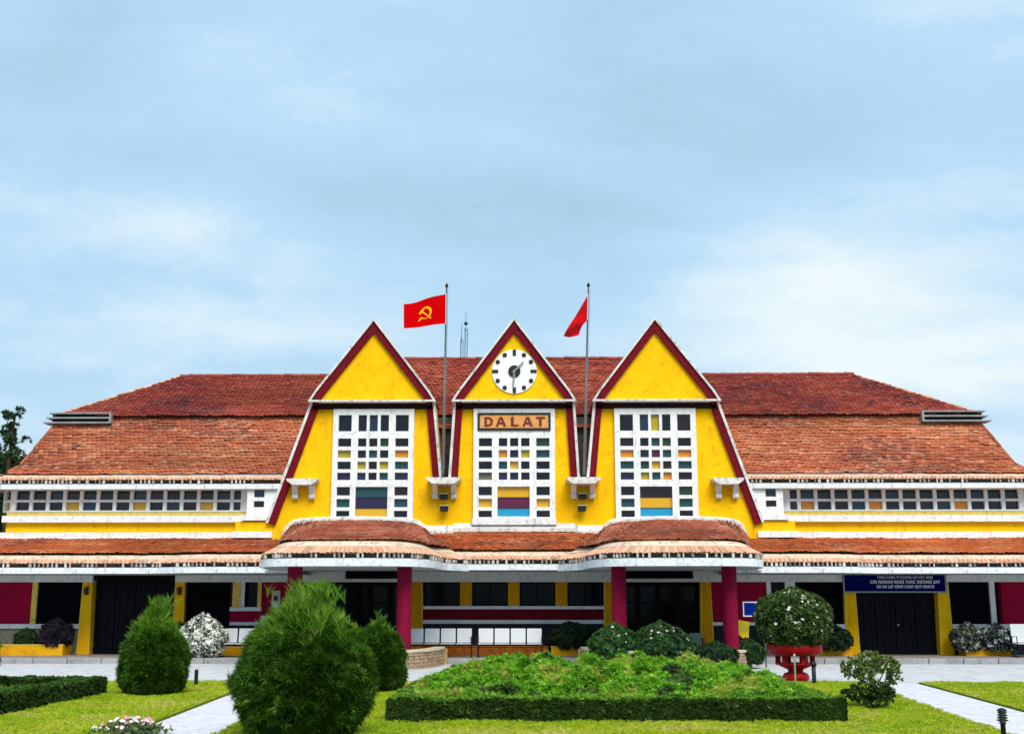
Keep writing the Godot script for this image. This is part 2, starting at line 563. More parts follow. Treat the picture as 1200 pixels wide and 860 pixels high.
func leafy(n: int, length: float, width: float, spread: float, seed_: int) -> ArrayMesh:
	var r := RandomNumberGenerator.new()
	r.seed = seed_
	var st := mk()
	for k in n:
		var a := TAU * k / n + r.randf_range(-.4, .4)
		var tilt := spread * r.randf_range(.35, 1)
		var d := Vector3(sin(tilt) * cos(a), cos(tilt), sin(tilt) * sin(a))
		var side := d.cross(Vector3.UP if absf(d.y) < .95 else Vector3.RIGHT).normalized() * width * .5
		var fold := side.cross(d).normalized() * width * .18
		var o := d * length * .15
		var l := length * r.randf_range(.75, 1.15)
		tri(st, o, o + d * l * .45 + side + fold, o + d * l)
		tri(st, o, o + d * l, o + d * l * .45 - side + fold)
	return fin(st)

func flower_mesh(r: float) -> ArrayMesh:
	var st := mk()
	for k in 5:
		var a := TAU * k / 5
		var p := Vector3(cos(a - .5) * r * .8, r * .3, sin(a - .5) * r * .8)
		var q := Vector3(cos(a + .5) * r * .8, r * .3, sin(a + .5) * r * .8)
		tri(st, Vector3.ZERO, p, Vector3(cos(a) * r * 1.15, r * .2, sin(a) * r * 1.15))
		tri(st, Vector3.ZERO, Vector3(cos(a) * r * 1.15, r * .2, sin(a) * r * 1.15), q)
	return fin(st)

func egg(t: float, widest: float, foot: float, power: float) -> float:
	if t < widest:
		var k := (widest - t) / widest
		return sqrt(maxf(0, 1 - k * k * (1 - foot * foot)))
	return 1.0 - pow((t - widest) / (1.0 - widest), power)

# crown of a clipped or natural shrub: sprigs on a lumpy egg-shaped shell
func shell(parent: Node, called: String, mesh: Mesh, n: int, at: Vector3, radius: float, height: float, shape: Array, shades: Array, opts := {}) -> MultiMeshInstance3D:
	var xf := []
	var cols := []
	var up: float = opts.get("up", .5)
	var rough: float = opts.get("rough", .15)
	var depth: float = opts.get("depth", .22)
	var freq: float = opts.get("freq", 3.6)
	var flat: float = opts.get("flat", 1.0)
	var size: float = opts.get("size", 1.0)
	while xf.size() < n:
		var t := rng.randf()
		var rr := egg(t, shape[0], shape[1], shape[2])
		if rng.randf() > rr + .06:
			continue
		var a := rng.randf() * TAU
		var out := Vector3(cos(a), 0, sin(a))
		var probe := at + out * radius * rr + Vector3(0, t * height, 0)
		var ln := lump.get_noise_3d(probe.x * freq * 10, probe.y * freq * 10, probe.z * freq * 10)
		var fade := 1.0 - depth * pow(rng.randf(), 2.0)
		var r := radius * rr * fade * (1.0 + rough * ln * 2.0)
		var p := at + Vector3(cos(a) * r, t * height * (1.0 - .05 * rng.randf()) + ln * rough * height * .25, sin(a) * r * flat)
		var slope := clampf((t - shape[0]) * 1.3, -.3, 1.2)
		var dir := (out + Vector3.UP * (slope + up) + Vector3(rng.randfn(0, .35), rng.randfn(0, .3), rng.randfn(0, .35))).normalized()
		var s := size * rng.randf_range(.7, 1.3)
		xf.append(Transform3D(facing(dir, rng.randf() * TAU).scaled(Vector3.ONE * s), p))
		cols.append(leaf_color(shades, p, freq))
	return copies(called, mesh, M.leaf, xf, cols, parent)

func leaf_color(shades: Array, p: Vector3, freq := 2.2) -> Color:
	var n := patch.get_noise_3d(p.x * freq * 9, p.y * freq * 9, p.z * freq * 9) * .5 + .5
	var c: Color = (shades[0] as Color).lerp(shades[1], clampf(n * 1.4 - .2 + rng.randfn(0, .22), 0, 1))
	if shades.size() > 3:   # two-coloured leaves
		c = shades[0] if rng.randf() < .55 else shades[1 + rng.randi() % 3]
	elif shades.size() > 2 and rng.randf() < .08:
		c = c.lerp(shades[2], rng.randf_range(.4, 1))
	c *= rng.randf_range(.8, 1.2)
	c.a = 1
	return c

func blossoms(parent: Node, n: int, at: Vector3, radius: float, height: float, shape: Array, col: Color, size := 1.0) -> void:
	var xf := []
	var cols := []
	for i in n:
		var t := rng.randf_range(.15, .97)
		var rr := egg(t, shape[0], shape[1], shape[2]) * radius * rng.randf_range(.98, 1.08)
		var a := rng.randf() * TAU
		var out := Vector3(cos(a), .5 + t * .6, sin(a)).normalized()
		xf.append(Transform3D(facing(out, rng.randf() * TAU).scaled(Vector3.ONE * size * rng.randf_range(.7, 1.2)), at + Vector3(cos(a) * rr, t * height, sin(a) * rr)))
		var c := col * rng.randf_range(.8, 1.05)
		c.a = 1
		cols.append(c)
	copies("blossom", flower_mesh(.035), M.petal, xf, cols, parent)

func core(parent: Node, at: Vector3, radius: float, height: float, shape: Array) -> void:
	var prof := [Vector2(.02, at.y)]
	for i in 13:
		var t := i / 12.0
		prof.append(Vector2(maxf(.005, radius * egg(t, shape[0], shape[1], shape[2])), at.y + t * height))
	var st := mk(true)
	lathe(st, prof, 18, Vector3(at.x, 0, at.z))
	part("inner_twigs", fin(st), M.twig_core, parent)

func stem(parent: Node, at: Vector3, h: float, r: float) -> void:
	part("stem", tubem([at, at + Vector3(.01, h * .5, 0), at + Vector3(0, h, .01)], r, r * .6, 8), M.bark, parent)

# ------------------------------------------------------------------ scene
func _ready() -> void:
	rng.seed = 20240611
	lump.seed = 5
	lump.frequency = .12
	lump.fractal_octaves = 3
	patch.seed = 11
	patch.frequency = .16
	patch.fractal_octaves = 4
	view_and_light()
	materials()
	tile_shape = tile_mesh()
	barrel_shape = barrel_mesh()
	ground()
	station()
	fittings()
	garden()
	beyond()

func view_and_light() -> void:
	var cam := Camera3D.new()
	cam.name = "camera"
	add_child(cam)
	cam.position = Vector3(.5, 1.6, 0)
	cam.fov = rad_to_deg(2 * atan(430.0 / 1400.0))
	cam.rotation = Vector3(atan(282.0 / 1400.0), atan(20.7 / 1400.0), 0)
	cam.near = .1
	cam.far = 2000
	cam.current = true
	var env := Environment.new()
	env.background_mode = Environment.BG_SKY
	var sky := Sky.new()
	var pano := PanoramaSkyMaterial.new()
	pano.panorama = sky_image()
	sky.sky_material = pano
	env.sky = sky
	env.tonemap_mode = Environment.TONE_MAPPER_LINEAR
	env.tonemap_exposure = EXPOSURE
	env.sdfgi_enabled = true
	env.ssao_enabled = true
	env.ssil_enabled = true
	var we := WorldEnvironment.new()
	we.name = "world_environment"
	we.environment = env
	add_child(we)
	var sun := DirectionalLight3D.new()
	sun.name = "sun"
	sun.light_energy = .5
	sun.light_angular_distance = 35
	sun.light_color = Color(1, .96, .90)
	sun.shadow_enabled = true
	add_child(sun)
	sun.rotation_degrees = Vector3(-47, 16, 0)

func sky_image() -> ImageTexture:
	var w := 2048
	var h := 1024
	var n := FastNoiseLite.new()
	n.seed = 3
	n.noise_type = FastNoiseLite.TYPE_SIMPLEX_SMOOTH
	n.frequency = .9
	n.fractal_octaves = 5
	n.fractal_gain = .5
	n.domain_warp_enabled = true
	n.domain_warp_amplitude = .5
	n.domain_warp_frequency = .8
	var data := PackedFloat32Array()
	data.resize(w * h * 3)
	# (azimuth, elevation, width, height in degrees, how much brighter or greyer): banks of cloud
	var banks := [[15.5, 16, 8, 4.0, .62], [18, 10.5, 9, 4, .55], [12, 9.0, 5, 3, .4], [-16, 17.5, 6, 1.8, .75], [-13, 24.5, 8, 3, .40], [-21, 10, 6, 2.5, .15], [6, 24, 8, 4.5, -.50], [3, 18.5, 7, 3, -.30], [15, 23, 6, 3, -.25], [-9, 20, 9, 2.2, -.35], [-22, 25, 4, 4, -.35], [-2, 26, 4, 3, .15]]
	var exp_inv := 1.0 / EXPOSURE
	var grey := Color(.40, .63, .81)
	var mid := Color(.50, .74, .95)
	var pale := Color(.86, .96, .99)
	for j in h:
		var el := PI * (.5 - (j + .5) / h)
		for i in w:
			var az := wrapf(TAU * (i + .5) / w, -PI, PI)
			var c := mid
			if el > -.02:
				var y := sin(maxf(el, 0))
				var k := cos(el) / (y + .22)
				var q := Vector2(sin(az), -cos(az)) * k
				var v := n.get_noise_3d(q.x * .9, q.y * 1.6, 2.0) * .85
				var f := n.get_noise_3d(q.x * 2.6, q.y * 4.6, 9.0) * .42
				var azd := rad_to_deg(az)
				var eld := rad_to_deg(el)
				if absf(azd) < 60:
					for b in banks:
						var dx: float = (azd - b[0]) / b[2]
						var dy: float = (eld - b[1]) / b[3]
						var g := dx * dx + dy * dy
						if g < 9:
							v += b[4] * exp(-g)
				v += f
				if v > 0:
					c = mid.lerp(pale, minf(v * 1.05, 1))
				else:
					c = mid.lerp(grey, minf(-v * 1.1, 1))
				c = c.lerp(Color(.68, .86, .97), exp(-eld / 5.0) * .55)
			var o := (j * w + i) * 3
			data[o] = c.r * exp_inv
			data[o + 1] = c.g * exp_inv
			data[o + 2] = c.b * exp_inv
	return ImageTexture.create_from_image(Image.create_from_data(w, h, false, Image.FORMAT_RGBF, data.to_byte_array()))

func ground() -> void:
	structure("ground", slab([Vector2(-600, 60), Vector2(600, 60), Vector2(600, -900), Vector2(-600, -900)], -.03, 0), M.far_ground)
	structure("road", slab([Vector2(-40, -26.75), Vector2(40, -26.75), Vector2(40, FZ + 3.1), Vector2(-40, FZ + 3.1)], 0, 0), M.road)
	structure("path_left", slab([Vector2(-5.37, -26.75), Vector2(-4.15, -26.75), Vector2(-3.15, -8), Vector2(-4.2, -8)], .0, 0), M.path)
	structure("path_right", slab([Vector2(7.63, -26.75), Vector2(8.84, -26.75), Vector2(7.2, -8), Vector2(5.95, -8)], .0, 0), M.path)
	var lawns := [["lawn_left", [Vector2(-22, -26.75), Vector2(-5.42, -26.75), Vector2(-4.25, -8), Vector2(-22, -8)]], ["lawn_middle", [Vector2(-4.1, -26.75), Vector2(7.58, -26.75), Vector2(5.9, -8), Vector2(-3.1, -8)]], ["lawn_right", [Vector2(8.9, -26.75), Vector2(22, -26.75), Vector2(22, -8), Vector2(7.26, -8)]]]
	var tuft := sprig(7, .055, .009, .75, .25, 3)
	for l in lawns:
		var o := structure(l[0], slab(l[1], .02, .06), M.earth)
		var poly := PackedVector2Array(l[1])
		var xf := []
		var cols := []
		var want := 52000 if l[0] == "lawn_middle" else 34000 if l[0] == "lawn_left" else 16000
		var tries := 0
		while xf.size() < want and tries < want * 5:
			tries += 1
			var p := Vector2(rng.randf_range(-12.5, 13), -lerpf(13.0, 26.74, pow(rng.randf(), .85)))
			if not Geometry2D.is_point_in_polygon(p, poly):
				continue
			var n := patch.get_noise_2d(p.x * 4, p.y * 2.5) * .5 + .5
			var n2 := lump.get_noise_2d(p.x * 8, p.y * 8)
			if n2 < -.32 and rng.randf() < .6:
				continue
			var c := Color(.22, .37, .012).lerp(Color(.44, .49, .03), clampf(n * 1.5 - .25 + rng.randfn(0, .2), 0, 1))
			if n + rng.randfn(0, .1) > .70:
				c = c.lerp(Color(.52, .46, .17), .6)
			c *= rng.randf_range(.8, 1.2)
			c.a = 1
			var s := rng.randf_range(.7, 1.3) * (1.0 + n2 * .5)
			xf.append(Transform3D(facing(Vector3(rng.randfn(0, .2), 1, rng.randfn(0, .2)), rng.randf() * TAU).scaled(Vector3.ONE * s), Vector3(p.x, .018, p.y)))
			cols.append(c)
		copies("grass", tuft, M.blade, xf, cols, o)
	# the station's pavement with its kerb
	structure("platform", slab([Vector2(-40, FZ + 2.95), Vector2(40, FZ + 2.95), Vector2(40, FZ - .5), Vector2(-40, FZ - .5)], .15, .17), M.platform)
	var kerbs := structure("kerb", boxm(-40, -.03, FZ + 2.95, -20, .155, FZ + 3.11), M.kerb)
	var x := -20.0
	while x < 20:
		var st := mk()
		soft_box(st, Vector3(x + .012, -.03, FZ + 2.952), Vector3(x + .988, .158 + rng.randf_range(-.006, .006), FZ + 3.11 + rng.randf_range(-.01, .01)), .018)
		part("kerb_stone", fin(st), M.kerb, kerbs)
		x += 1.0

# ------------------------------------------------------------------ the station
func mir(pts: Array, s: float) -> Array:
	var r := []
	for p in pts:
		r.append(Vector2(p.x * s, p.y))
	if s < 0:
		r.reverse()
	return r

func station() -> void:
	var S := thing("station_building", "yellow railway station with three pointed gables, clock and red tiled roofs", "building", Vector3(0, 0, FZ))
	gables(S)
	wings(S)
	main_roof(S)
	canopy(S)
	ground_floor(S)

func gables(S: Node3D) -> void:
	var old := [Color(.33, .075, .045), Color(.24, .04, .04), Color(.10, .03, .05), Color(.45, .20, .12)]
	for g in 3:
		var s := [-1.0, 0.0, 1.0][g] as float
		var cx := s * 4.64
		var lower := []
		var outer := []   # left and right edges of the lower wall, bottom to top
		if s == 0:
			lower = [Vector2(-2.235, 3.3), Vector2(-2.235, 5.72), Vector2(-2.10, 5.72), Vector2(-1.96, 8.2), Vector2(1.96, 8.2), Vector2(2.10, 5.72), Vector2(2.235, 5.72), Vector2(2.235, 3.3)]
			outer = [[Vector2(-2.10, 5.72), Vector2(-1.96, 8.2)], [Vector2(1.96, 8.2), Vector2(2.10, 5.72)]]
		else:
			lower = mir([Vector2(2.235, 3.3), Vector2(2.235, 5.72), Vector2(2.37, 5.72), Vector2(2.62, 8.2), Vector2(6.66, 8.2), Vector2(7.98, 4.3), Vector2(8.31, 3.3)], s)
			outer = [mir([Vector2(2.37, 5.72), Vector2(2.62, 8.2)], s), mir([Vector2(6.66, 8.2), Vector2(7.98, 4.28)], s)]
		var wall := part("gable_wall", extrudem(lower, -4.3, 0), M.yellow, S)
		var hw := 1.97 if s == 0 else 2.02
		var tri_pts := [Vector2(cx - hw, 8.2), Vector2(cx - hw + .2, 8.52), Vector2(cx, 10.90), Vector2(cx + hw - .2, 8.52), Vector2(cx + hw, 8.2)]
		part("pediment", extrudem(tri_pts, -4.3, .24), M.yellow, wall)
		part("gable_trim", band(tri_pts, -.24, -.012, .245, .36), M.trim, wall)
		part("gable_verge", band(tri_pts, -.010, .055, .10, .43), M.weathered, wall)
		part("gable_roof", band(tri_pts, .0, .05, -4.4, .095), M.under, wall)
		part("pediment_ledge", boxm(cx - hw - .06, 8.17, .0, cx + hw + .06, 8.235, .44), M.weathered, wall)
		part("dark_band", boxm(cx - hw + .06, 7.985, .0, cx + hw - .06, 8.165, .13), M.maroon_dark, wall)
		for e in outer:
			part("edge_trim", band(e, -.27, -.055, .002, .13), M.trim, wall)
			part("white_edge", band(e, -.055, .03, .002, .18), M.weathered, wall)
		# the tall gridded window
		gable_window(S, s * 4.595, g)
	# dark walls at the back of the two slots between the gables
	for s in [-1.0, 1.0]:
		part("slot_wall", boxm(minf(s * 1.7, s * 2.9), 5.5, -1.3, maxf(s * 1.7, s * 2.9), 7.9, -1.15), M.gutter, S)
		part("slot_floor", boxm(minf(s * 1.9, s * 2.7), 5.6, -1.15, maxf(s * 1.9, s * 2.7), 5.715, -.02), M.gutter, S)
	# scrolled brackets carrying little white shelves
	for b in [[-2.25, 1.10, .85], [2.22, 1.10, .85], [-6.82, 1.0, .55], [6.86, 1.0, .55]]:
		var x: float = b[0]
		var w: float = b[1]
		var d: float = b[2]
		var sh := part("bracket_shelf", extrudem([Vector2(x - w / 2, 5.66), Vector2(x + w / 2, 5.66), Vector2(x + w / 2 - .03, 5.58), Vector2(x + w / 2 - .20, 5.46), Vector2(x - w / 2 + .20, 5.46), Vector2(x - w / 2 + .03, 5.58)], .003, d), M.weathered, S)
		for k in [-1.0, 1.0]:
			var st := mk()
			var xc: float = x + k * w * .27
			var prof := []
			for i in 13:
				var a := PI * .5 * i / 12.0
				prof.append(Vector2(.04 + (d * .55) * (1.0 - sin(a)) + .06 * absf(sin(a * 2)), 5.458 - .42 * (i / 12.0)))
			for i in 12:
				var p: Vector2 = prof[i]
				var q: Vector2 = prof[i + 1]
				quad(st, Vector3(xc - .08, p.y, p.x), Vector3(xc + .08, p.y, p.x), Vector3(xc + .08, q.y, q.x), Vector3(xc - .08, q.y, q.x))
				for e in [-.08, .08]:
					quad(st, Vector3(xc + e, p.y, .003), Vector3(xc + e, p.y, p.x), Vector3(xc + e, q.y, q.x), Vector3(xc + e, q.y, .003))
			var roll := []
			for i in 13:
				roll.append(Vector2(5.11 + .075 * cos(TAU * i / 12), .13 + .075 * sin(TAU * i / 12)))
			for i in 12:
				quad(st, Vector3(xc - .09, roll[i].x, roll[i].y), Vector3(xc + .09, roll[i].x, roll[i].y), Vector3(xc + .09, roll[i + 1].x, roll[i + 1].y), Vector3(xc - .09, roll[i + 1].x, roll[i + 1].y))
				for e in [-.09, .09]:
					tri(st, Vector3(xc + e, 5.11, .13), Vector3(xc + e, roll[i].x, roll[i].y), Vector3(xc + e, roll[i + 1].x, roll[i + 1].y))
			part("corbel", fin(st), M.fascia, sh)

func gable_window(S: Node3D, cx: float, g: int) -> void:
	var x0 := cx - 1.325
	var x1 := cx + 1.325
	var side := [-1.15, -.72]
	var mids := [[-.50, -.225], [-.135, .135], [.225, .50]]
	var rows := [[6.74, 7.01], [6.37, 6.62], [6.00, 6.25], [5.65, 5.89]]
	var lows := [[5.15, 5.43], [4.77, 5.04], [4.45, 4.66]]
	var holes := []
	var glass := []
	var put := func(a: float, b: float, c: float, d: float, col: String) -> void:
		holes.append([cx + a, b, cx + c, d])
		glass.append(col)
	var cols := {}
	if g == 0:
		cols = {"top": ["navy", "navy", "slate", "navy", "black"], "l": ["black", "olive", "navy", "violet", "navy", "teal", "black"], "r": ["navy", "amber", "teal", "slate", "maroon", "teal", "maroon"], "m": [["navy", "maroon", "green"], ["maroon", "teal", "navy"], ["olive", "maroon", "olive"], ["slate", "maroon", "teal"]], "big": ["teal", "violet", "gold"]}
	elif g == 1:
		cols = {"top": [], "l": ["navy", "navy", "navy", "stone", "navy", "gold", "maroon"], "r": ["green", "teal", "navy", "black", "navy", "gold", "maroon"], "m": [["navy", "navy", "black"], ["amber", "violet", "olive"], ["teal", "gold", "navy"], ["slate", "slate", "maroon"]], "big": ["gold", "plum", "cyan"]}
	else:
		cols = {"top": ["black", "slate", "olive", "navy", "maroon"], "l": ["maroon", "amber", "teal", "violet", "black", "teal", "black"], "r": ["black", "amber", "teal", "maroon", "green", "teal", "black"], "m": [["navy", "teal", "green"], ["violet", "plum", "teal"], ["green", "gold", "maroon"], ["olive", "teal", "amber"]], "big": ["maroon", "gold", "cyan"]}
	if g != 1:
		put.call(side[0], 7.24, side[1], 7.78, cols.top[0])
		for k in 3:
			put.call(mids[k][0], 7.24, mids[k][1], 7.78, cols.top[k + 1])
		put.call(-side[1], 7.24, -side[0], 7.78, cols.top[4])
	for r in 4:
		put.call(side[0], rows[r][0], side[1], rows[r][1], cols.l[r])
		put.call(-side[1], rows[r][0], -side[0], rows[r][1], cols.r[r])
		for k in 3:
			put.call(mids[k][0], rows[r][0], mids[k][1], rows[r][1], cols.m[r][k])
	for r in 3:
		put.call(side[0], lows[r][0], side[1], lows[r][1], cols.l[r + 4])
		put.call(-side[1], lows[r][0], -side[0], lows[r][1], cols.r[r + 4])
	var big := [cx - .54, 4.47, cx + .50, 5.43]
	var frame := part("gable_window", lattice([x0, 4.2, x1, 7.975], holes + [big], .003, .15), M.white, S)
	part("window_backing", boxm(x0 + .02, 4.21, -.02, x1 - .02, 7.96, .012), M.dark, frame)
	for i in holes.size():
		var h: Array = holes[i]
		var tilt := rng.randf_range(-.004, .004)
		var p := part("pane", boxm(h[0] - .01, h[1] - .01, .02, h[2] + .01, h[3] + .01, .035), M.glass[glass[i]], frame)
		p.rotation.y = tilt * .2
	for k in 3:
		var y1: float = 5.43 - k * .345
		part("pane", boxm(big[0] - .01, maxf(y1 - .335, 4.46), .02, big[2] + .01, y1, .035), M.glass[cols.big[k]], frame)
	part("glazing_bar", boxm(big[0], 5.085, .03, big[2], 5.095, .06), M.maroon_dark, frame)
	part("glazing_bar", boxm(big[0], 4.74, .03, big[2], 4.75, .06), M.maroon_dark, frame)
	part("window_sill", boxm(x0 - .03, 4.2, .155, x1 + .03, 4.40, .26), M.fascia, frame)

func wings(S: Node3D) -> void:
	for s in [-1.0, 1.0]:
		var X := func(v: float) -> float: return v * s
		var bx := func(a: float, y0: float, z0: float, b: float, y1: float, z1: float) -> ArrayMesh:
			return boxm(minf(a * s, b * s), y0, z0, maxf(a * s, b * s), y1, z1)
		var wall := part("wing_wall", bx.call(7.2, 3.3, -9.0, 16.7, 4.45, -.5), M.yellow, S)
		part("upper_wall", bx.call(7.2, 4.452, -9.0, 16.62, 5.7, -.72), M.dark, wall)
		part("pale_strip", bx.call(7.4, 4.45, -.7, 16.72, 4.68, -.53), M.pale_yellow, wall)
		part("white_ledge", bx.call(8.6, 4.33, -.5, 16.78, 4.545, -.32), M.white, wall)
		part("string_course", bx.call(8.9, 3.78, -.5, 16.8, 4.0, -.30), M.white, wall)
		# ribbon of windows
		var holes := []
		var pitch := .5535
		for k in 13:
			var a: float = 9.10 + .25 + k * pitch
			for r in [[4.73, 5.0], [5.08, 5.38]]:
				holes.append([minf(a * s, (a + .44) * s), r[0], maxf(a * s, (a + .44) * s), r[1]])
		for r in [[4.73, 5.0], [5.08, 5.38]]:
			holes.append([minf(9.0 * s, 9.24 * s), r[0], maxf(9.0 * s, 9.24 * s), r[1]])
		var x_end := 9.10 + .25 + 13 * pitch + .02
		var rect := [minf(8.5 * s, x_end * s), 4.68, maxf(8.5 * s, x_end * s), 5.5]
		var fr := part("ribbon_window", lattice(rect, holes, -.65, -.50), M.white, S)
		var gold := [3, 7, 11] if s < 0 else [0, 4, 9]
		var others := ["navy", "slate", "navy", "black", "maroon", "navy"]
		for i in holes.size():
			var h: Array = holes[i]
			var row := i % 2
			var col: String = others[(i * 7 + i / 5) % 6]
			if row == 0 and i < 26:
				var fromgable := i / 2
				var idx := fromgable if s > 0 else 12 - fromgable
				if gold.has(idx):
					col = "gold" if s < 0 else "amber"
			part("pane", boxm(h[0] - .01, h[1] - .01, -.645, h[2] + .01, h[3] + .01, -.62), M.glass[col], fr)
		# chamfered corner light at the far end
		var cor := Node3D.new()
		var ce := part("corner_window", lattice([0, 4.68, .50, 5.5], [[.09, 4.73, .40, 5.0], [.09, 5.08, .40, 5.38]], -.15, 0), M.white, S)
		for r in [[4.73, 5.0], [5.08, 5.38]]:
			part("pane", boxm(.08, r[0] - .01, -.14, .41, r[1] + .01, -.115), M.glass.gold if r[0] < 5 and s < 0 else M.glass.navy, ce)
		ce.position = Vector3(x_end * s, 0, -.5) if s > 0 else Vector3(-x_end - .50 * cos(.6), 0, -.5 - .5 * sin(.6))
		ce.rotation.y = .6 if s > 0 else -.6
		cor.free()
		# the bay beside the gable
		var bay_holes := []
		for r in [[4.79, 4.99], [5.11, 5.36]]:
			bay_holes.append([minf(8.12 * s, 8.46 * s), r[0], maxf(8.12 * s, 8.46 * s), r[1]])
		var bay := part("bay_window", lattice([minf(7.3 * s, 8.68 * s), 4.545, maxf(7.3 * s, 8.68 * s), 5.42], bay_holes, -.80, -.02), M.white, S)
		for i in 2:
			var h: Array = bay_holes[i]
			part("pane", boxm(h[0] - .01, h[1] - .01, -.16, h[2] + .01, h[3] + .01, -.12), M.glass.maroon if i == 0 else M.glass.slate, bay)
		part("bay_base", bx.call(7.6, 3.8, -.8, 9.03, 4.33, -.03), M.yellow, wall)
		part("bay_ledge", bx.call(7.7, 4.36, -.8, 8.85, 4.54, .06), M.white, wall)
		part("bay_course", bx.call(7.8, 3.8, -.03, 9.1, 4.0, .12), M.white, wall)

var RED := [Color(.40, .125, .06), Color(.32, .085, .048), Color(.17, .06, .05), Color(.58, .30, .18)]
var OLD := [Color(.34, .075, .048), Color(.25, .045, .042), Color(.10, .035, .05), Color(.46, .16, .09)]
var PALE := [Color(.60, .31, .19), Color(.66, .42, .30), Color(.34, .24, .20)]
var ORANGE := [Color(.50, .15, .05), Color(.40, .10, .042), Color(.16, .055, .045), Color(.62, .32, .17)]

func main_roof(S: Node3D) -> void:
	# eave on either side of the gables: board, soffit, pale half-round tiles
	for s in [-1.0, 1.0]:
		var path := [Vector2(7.55, .1), Vector2(17.0, .1), Vector2(17.25, -.15), Vector2(17.25, -9.2)] if s > 0 else [Vector2(-17.25, -9.2), Vector2(-17.25, -.15), Vector2(-17.0, .1), Vector2(-7.55, .1)]
		var board := part("eave_board", sweep(path, [Vector2(-.95, 5.44), Vector2(-.06, 5.40), Vector2(-.06, 5.37), Vector2(0, 5.37), Vector2(0, 5.53), Vector2(-.08, 5.55)]), M.fascia, S)
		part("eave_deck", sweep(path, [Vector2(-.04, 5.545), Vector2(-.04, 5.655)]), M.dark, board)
		part("eave_bed", sweep(path, [Vector2(-.04, 5.655), Vector2(-.44, 5.86), Vector2(-.44, 5.56)]), M.pale_deck, board)
		part("mortar_strip", sweep(path, [Vector2(-.23, 5.755), Vector2(-.235, 5.79), Vector2(-.44, 5.89)]), M.mortar, board)
		barrels(ring(path, -.01, 5.66), ring(path, -.26, 5.78), PALE, board)
	# three tiers: flared foot, steep lower slope, shallow upper slope
	var c0 := [Vector3(-16.80, 5.89, -9.0), Vector3(-16.80, 5.89, -.28), Vector3(-6.9, 5.89, -.28), Vector3(6.9, 5.89, -.28), Vector3(16.80, 5.89, -.28), Vector3(16.80, 5.89, -9.0)]
	var c1 := [Vector3(-16.38, 6.25, -8.8), Vector3(-16.38, 6.25, -.58), Vector3(-6.8, 6.25, -.58), Vector3(6.8, 6.25, -.58), Vector3(16.38, 6.25, -.58), Vector3(16.38, 6.25, -8.8)]
	var c2 := [Vector3(-15.45, 7.93, -8.0), Vector3(-15.45, 7.93, -1.28), Vector3(-6.4, 7.93, -1.28), Vector3(6.4, 7.93, -1.28), Vector3(15.45, 7.93, -1.28), Vector3(15.45, 7.93, -8.0)]
	var st := mk()
	for k in [0, 3]:
		loft(st, c0.slice(k, k + 3), c1.slice(k, k + 3))
		loft(st, c1.slice(k, k + 3), c2.slice(k, k + 3))
	var low := part("lower_roof", fin(st), M.under, S)
	for k in [0, 3]:
		tiles(c0.slice(k, k + 3), c1.slice(k, k + 3), RED, low)
		tiles(c1.slice(k, k + 3), c2.slice(k, k + 3), RED, low)
	var d0 := [Vector3(-15.60, 7.96, -8.1), Vector3(-15.60, 7.96, -1.10), Vector3(15.60, 7.96, -1.10), Vector3(15.60, 7.96, -8.1)]
	var d1 := [Vector3(-12.42, 9.98, -4.6), Vector3(-12.42, 9.98, -4.6), Vector3(12.42, 9.98, -4.6), Vector3(12.42, 9.98, -4.6)]
	st = mk()
	loft(st, d0, d1)
	quad(st, d0[0], d1[1], d1[2], d0[3])
	loft(st, [c2[0], c2[1], c2[4], c2[5]], d0)
	var top := part("upper_roof", fin(st), M.under, S)
	tiles(d0, d1, OLD, top)
	ridge(d1[1], d1[2], OLD, top)
	ridge(d0[1], d1[1], PALE, top, .07)
	ridge(d0[2], d1[2], PALE, top, .07)
	ridge(c1[1], c2[1], RED, low, .07)
	ridge(c1[4], c2[4], RED, low, .07)
	ridge(c0[1], c1[1], RED, low, .07)
	ridge(c0[4], c1[4], RED, low, .07)
	# raised middle behind the gables
	var e0 := [Vector3(-5.5, 7.5, -1.0), Vector3(5.5, 7.5, -1.0)]
	var e1 := [Vector3(-4.75, 10.60, -4.6), Vector3(4.75, 10.60, -4.6)]
	st = mk()
	loft(st, e0, e1)
	quad(st, e1[0], Vector3(-5.5, 7.5, -8.2), Vector3(5.5, 7.5, -8.2), e1[1])
	tri(st, e0[0], e1[0], Vector3(-5.5, 7.5, -8.2))
	tri(st, e0[1], e1[1], Vector3(5.5, 7.5, -8.2))
	var midr := part("middle_roof", fin(st), M.under, S)
	tiles(e0, e1, OLD, midr)
	ridge(e1[0], e1[1], OLD, midr)
	part("rear_wall", boxm(-16.7, .0, -9.2, 16.7, 5.5, -9.0), M.yellow, S)
	# louvred gaps where the hips meet
	for s in [-1.0, 1.0]:
		var v := part("roof_vent", boxm(minf(s * 13.72, s * 15.66), 7.74, -1.5, maxf(s * 13.72, s * 15.66), 8.03, -1.06), M.dark, S)
		for y in [7.70, 7.86, 8.02]:
			part("vent_slat", boxm(minf(s * 13.66, s * (15.74 + (8.02 - y) * .6)), y, -1.5, maxf(s * 13.66, s * (15.74 + (8.02 - y) * .6)), y + .045, -.94), M.kerb, v)
		part("vent_end", boxm(minf(s * 13.64, s * 13.70), 7.70, -1.3, maxf(s * 13.64, s * 13.70), 8.07, -.935), M.kerb, v)

func porch_outline(cx: float, a: float, z0: float, z1: float, n := 36, power := 2.9) -> Array:
	var r := []
	for i in n + 1:
		var t := PI - PI * i / n
		var c := cos(t)
		var s := sin(t)
		r.append(Vector2(cx + a * signf(c) * pow(absf(c), 2.0 / power), z0 + (z1 - z0) * pow(maxf(s, 0), 2.0 / power)))
	return r

